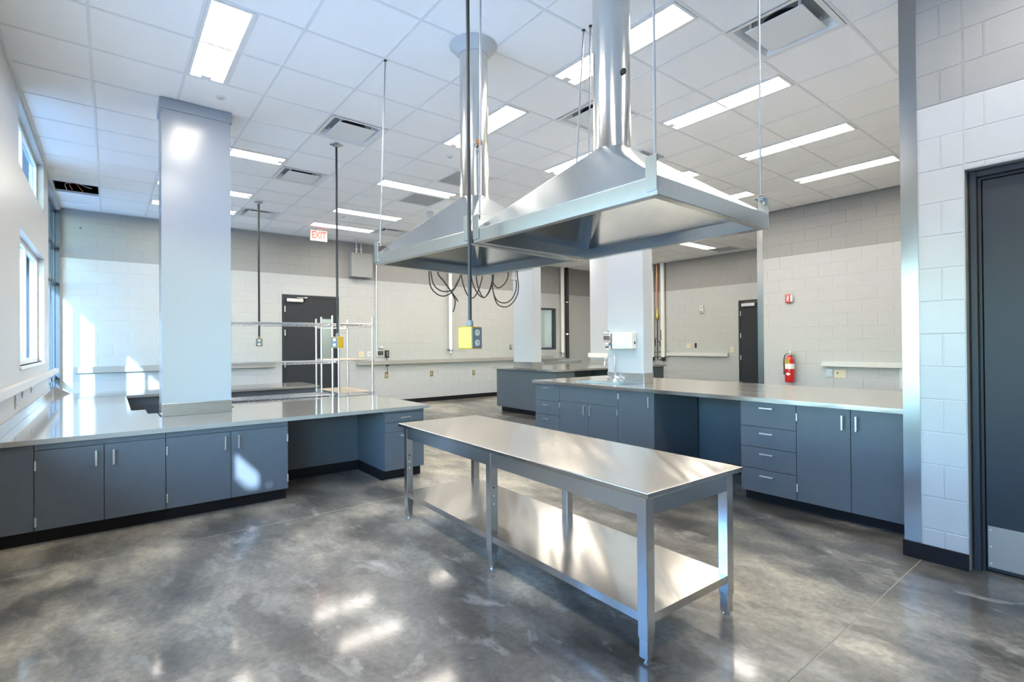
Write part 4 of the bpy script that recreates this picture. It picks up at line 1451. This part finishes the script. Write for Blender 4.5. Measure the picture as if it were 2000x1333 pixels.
# junction box with conduits
t = thing('junction_box', 'grey steel junction box high on the back wall right of the cord', 'junction box', (4.37, YB, 2.9))
box(4.13, 4.60, YB - .17, YB - .002, 2.88, 3.40).build('enclosure', 'boxgrey', t, bevel=.004)
box(4.128, 4.602, YB - .178, YB - .171, 2.878, 3.402).build('lid', 'boxgrey', t, bevel=.003)
for x in (4.28, 4.39):
    c = MB().tube([(x, YB - .06, 3.40), (x, YB - .06, CEIL - .003)], .014, 10).build('conduit', 'alu', t, smooth=True)
    box(x - .03, x + .03, YB - .075, YB - .045, 3.50, 3.515).build('strap', 'alu', c)
t = thing('conduit', 'thin vertical steel conduit on the back wall down to the screen panel', 'conduit', (4.755, YB, 1.27))
MB().tube([(4.755, YB - .018, 1.268), (4.755, YB - .018, CEIL - .003)], .014, 10).build('pipe', 'alu', t, smooth=True)
for z in (1.9, 2.7, 3.3):
    box(4.725, 4.785, YB - .034, YB - .003, z, z + .015).build('strap', 'alu', t)
t = thing('drain_cap', 'tiny dark wall plug high on the back wall at left', 'plug', (-.37, YB, 3.35))
MB().cyl((-.37, YB - .006, 3.35), (-.37, YB + .003, 3.35), .012, seg=10).build('cap', 'slot', t)
# exit sign
t = thing('exit_sign', 'white exit sign with red letters hanging from the ceiling', 'exit sign', (3.2, 10.1, CEIL - .25))
box(3.04, 3.36, 10.08, 10.12, CEIL - .245, CEIL - .03).build('housing', 'exitface', t, bevel=.004)
box(3.14, 3.26, 10.07, 10.13, CEIL - .03, CEIL - .003).build('canopy', 'plastic', t, bevel=.003)
text('lettering', 'EXIT', .135, (3.2, 10.078, CEIL - .137), (PI / 2, 0, 0), 'letter', t).scale = (1, 1.4, 1)


# pipes on the back wall
def pipe(label, x, y, z0, z1, r, m, fit=None, straps=()):
    t = thing('service_pipe', label, 'pipe', (x, y, z0), 0, 'vertical service pipes')
    MB().tube([(x, y, z0), (x, y, z1)], r, 14).build('pipe', m, t, smooth=True)
    for z in straps:
        MB().lathe((x, y, z), [(r + .008, 0), (r + .008, .03)], 14).build('clamp', 'chrome', t)
    if fit:
        f = MB().lathe((x, y, z0 - .05), [(.02, -.06), (.028, -.04), (.02, -.02), (.02, .05)], 12).build('valve', 'chrome', t, smooth=True)
        MB().tube([(x - .06, y, z0 - .03), (x + .06, y, z0 - .03)], .012, 8).build('valve_handle', 'coverplate', f)
        box(x - r - .05, x - r + .02, y - .02, y + .05, z0 - .01, z0 + .015).build('bracket', 'galv', t)
    box(x + r - .004, x + r + .002, y - .01, y + .01, z0 + .10, z0 + .28).build('warning_tag', 'red', t)
    return t


CP = CEIL - .003
pipe('white insulated drop pipe with valve on the back wall mid-way', 6.68, YB - .07, 1.26, CP, .045, 'pipew', True)
pipe('white insulated pipe beside the black pipe near the far corner', 10.545, YB - .07, 1.12, CP, .055, 'pipew', True)
pipe('black vertical pipe near the far corner of the back wall', 10.74, YB - .07, .95, CP, .05, 'cable', False, (1.65, 2.6))


def pipex(label, y, z0, r, m, straps=()):
    x = XD - .08
    t = thing('service_pipe', label, 'pipe', (x, y, z0), 0, 'vertical service pipes')
    MB().tube([(x, y, z0), (x, y, CP)], r, 14).build('pipe', m, t, smooth=True)
    return t, x


for y, lb in ((9.06, 'left white insulated pipe on the far right wall'), (8.70, 'right white insulated pipe on the far right wall')):
    t, x = pipex(lb, y, .98, .06, 'pipew')
    MB().lathe((x, y, .86), [(.02, 0), (.04, .03), (.05, .10), (.05, .13)], 12).build('valve', 'slot', t, smooth=True)
    MB().tube([(x - .02, y - .1, .90), (x - .02, y + .1, .90)], .018, 8).build('valve_handle', 'slot', t)
    box(x - .07, x - .064, y + .01, y + .03, 1.45, 1.75).build('flow_label', 'slot', t)
t, x = pipex('copper gas pipe with yellow regulator between two white pipes', 8.885, 2.35, .022, 'copper')
MB().lathe((x, 8.885, 2.05), [(.03, 0), (.05, .03), (.05, .14), (.03, .17), (.025, .30)], 14).build('regulator', 'brass', t, smooth=True)
MB().tube([(x, 8.885, 2.05), (x, 8.885, .88)], .014, 8).build('lower_pipe', 'slot', t)
for z, lb in ((.98, 'lower steel pipe strut on the far right wall'), (1.12, 'upper steel pipe strut on the far right wall')):
    q = box(XD - .019, XD - .001, 8.55, 9.2, z - .015, z + .015).build('pipe_strut', 'galv')
    tag(q, lb, 'strut', 'pipe struts')
MB().tube(bez([(x, 8.885, 1.50), (x, 8.95, 1.50), (x, 8.96, 1.40), (x, 8.96, 1.30)]), .012, 8).build('bypass', 'slot', t)
MB().tube(bez([(x, 8.885, 1.42), (x, 8.81, 1.42), (x, 8.79, 1.36), (x, 8.79, 1.28)]), .012, 8).build('bypass', 'slot', t)

# far right wall devices
t = thing('strobe_alarm', 'white fire alarm strobe on the far right wall', 'alarm', (XD, 7.527, 2.2))
box(XD - .045, XD - .001, 7.46, 7.59, 2.17, 2.37).build('body', 'plastic', t, bevel=.008)
MB().lathe((XD - .05, 7.525, 2.30), [(.03, 0), (.03, .012)], 14).build('horn', 'raceway', t)
box(XD - .07, XD - .045, 7.48, 7.57, 2.19, 2.235).build('strobe', 'glassi', t)
plate('wall_plate', 'ivory double plate above the far right raceway', 'x', XD, 7.936, 1.295, .14, .13, 'beige', 0, 'outlet')
plate('wall_phone_jack', 'small black jack plate above the far right raceway', 'x', XD, 7.72, 1.305, .06, .13, 'slot', 1, 'outlet', sm='slot')
plate('wall_switch', 'ivory switch plate beside the far right door', 'x', XD, 6.70, 1.20, .10, .14, 'beige', 1, 'switch', sm='beige')

# extinguisher wall devices
t = thing('fire_alarm_horn', 'small red FIRE alarm horn on the white block wall', 'alarm', (XE, 3.885, 2.1))
box(XE - .05, XE - .001, 3.85, 3.93, 2.045, 2.19).build('body', 'red', t, bevel=.006)
box(XE - .045, XE - .006, 3.815, 3.85, 2.06, 2.175).build('strobe_lens', 'plastic', t, bevel=.006)
text('lettering', 'FIRE', .055, (XE - .0515, 3.89, 2.118), (PI / 2, PI / 2, -PI / 2), 'paper', t)
plate('outlet', 'white duplex outlet under the raceway on the extinguisher wall', 'x', XE, 3.278, .872, .085, .13, 'alu', 2)
t = plate('wall_plate', 'ivory blank plate with one dark hole beside the white outlet', 'x', XE, 3.125, .867, .16, .13, 'beige', 0, 'outlet')
MB().cyl((XE - .0075, 3.16, .88), (XE - .0065, 3.16, .88), .012, seg=12).build('hole', 'slot', t)
t = thing('wall_panel', 'white flat wall panel half hidden by the near steel guard', 'panel', (XE, 2.2, .70))
box(XE - .03, XE - .001, 1.95, 2.345, .68, .985).build('panel', 'plastic', t, bevel=.003)

# fire extinguisher
ex, ey = XE - .10, 3.845
t = thing('fire_extinguisher', 'red fire extinguisher with yellow and white labels on wall bracket', 'fire extinguisher', (ex, ey, .70))
MB().lathe((ex, ey, .70), [(.060, 0), (.072, .012), (.074, .03), (.074, .335), (.066, .385), (.045, .425), (.024, .445), (.022, .46)], 28).build('cylinder', 'red', t, smooth=True)


def band(z0, z1, a0, a1, r, m, nm):
    b_ = MB()
    n_ = 14
    for k in range(n_ + 1):
        th = a0 + (a1 - a0) * k / n_
        for z in (z0, z1):
            b_.v.append((ex + r * math.cos(th), ey + r * math.sin(th), z))
    b_.f = [(2 * k, 2 * k + 2, 2 * k + 3, 2 * k + 1) for k in range(n_)]
    o = b_.build(nm, m, t)
    o.modifiers.new('thick', 'SOLIDIFY').thickness = .0015


vd = math.atan2(-ey, -ex)
band(.93, 1.015, vd - 1.1, vd + 1.3, .0755, 'paper', 'white_label')
band(1.018, 1.095, vd - .0, vd - 1.2, .0738, 'yellow', 'yellow_label')
lz = MB()
for k in range(9):
    th = vd - .35 + (k - 4) * .14
    hh = .026 * (1 - abs(k - 4) / 4.2)
    for z in (.845 - hh, .845 + hh):
        lz.v.append((ex + .0755 * math.cos(th), ey + .0755 * math.sin(th), z))
lz.f = [(2 * k, 2 * k + 2, 2 * k + 3, 2 * k + 1) for k in range(8)]
lz.build('white_diamond', 'paper', t).modifiers.new('thick', 'SOLIDIFY').thickness = .0015
hd = MB().lathe((ex, ey, 1.155), [(.018, 0), (.02, .03), (.012, .035)], 12).build('valve_head', 'alu', t, smooth=True)
MB().tube(bez([(ex, ey + .03, 1.20), (ex, ey - .02, 1.195), (ex, ey - .09, 1.19)]), .008, 8).build('carry_handle', 'chrome', hd)
MB().tube(bez([(ex, ey + .02, 1.235), (ex, ey - .02, 1.215), (ex, ey - .11, 1.215)]), .007, 8).build('lever', 'chrome', hd)
MB().tube(bez([(ex, ey + .02, 1.18), (ex, ey + .075, 1.15), (ex, ey + .092, 1.05), (ex, ey + .09, .95), (ex, ey + .085, .90)]), .009, 8).build('hose', 'cable', t, smooth=True)
MB().cyl((ex, ey + .085, .93), (ex, ey + .085, .83), .012, .016, 10).build('nozzle', 'cable', t)
MB().box(ex + .06, XE - .001, ey - .03, ey + .03, .78, 1.17).box(ex - .02, XE - .001, ey - .05, ey + .05, 1.165, 1.17).build('wall_bracket', 'plastic', t)

# left wall outlets
for y, z, lb in ((5.95, .925, 'leftmost small steel outlet plate under the left raceway'), (6.40, .985, 'square steel outlet plate in the left wall under the raceway'), (7.05, .985, 'small far outlet plate under the left raceway')):
    plate('outlet', lb, '+x', XW, y, z, .075, .115, 'alu', 2, group='left wall outlets')
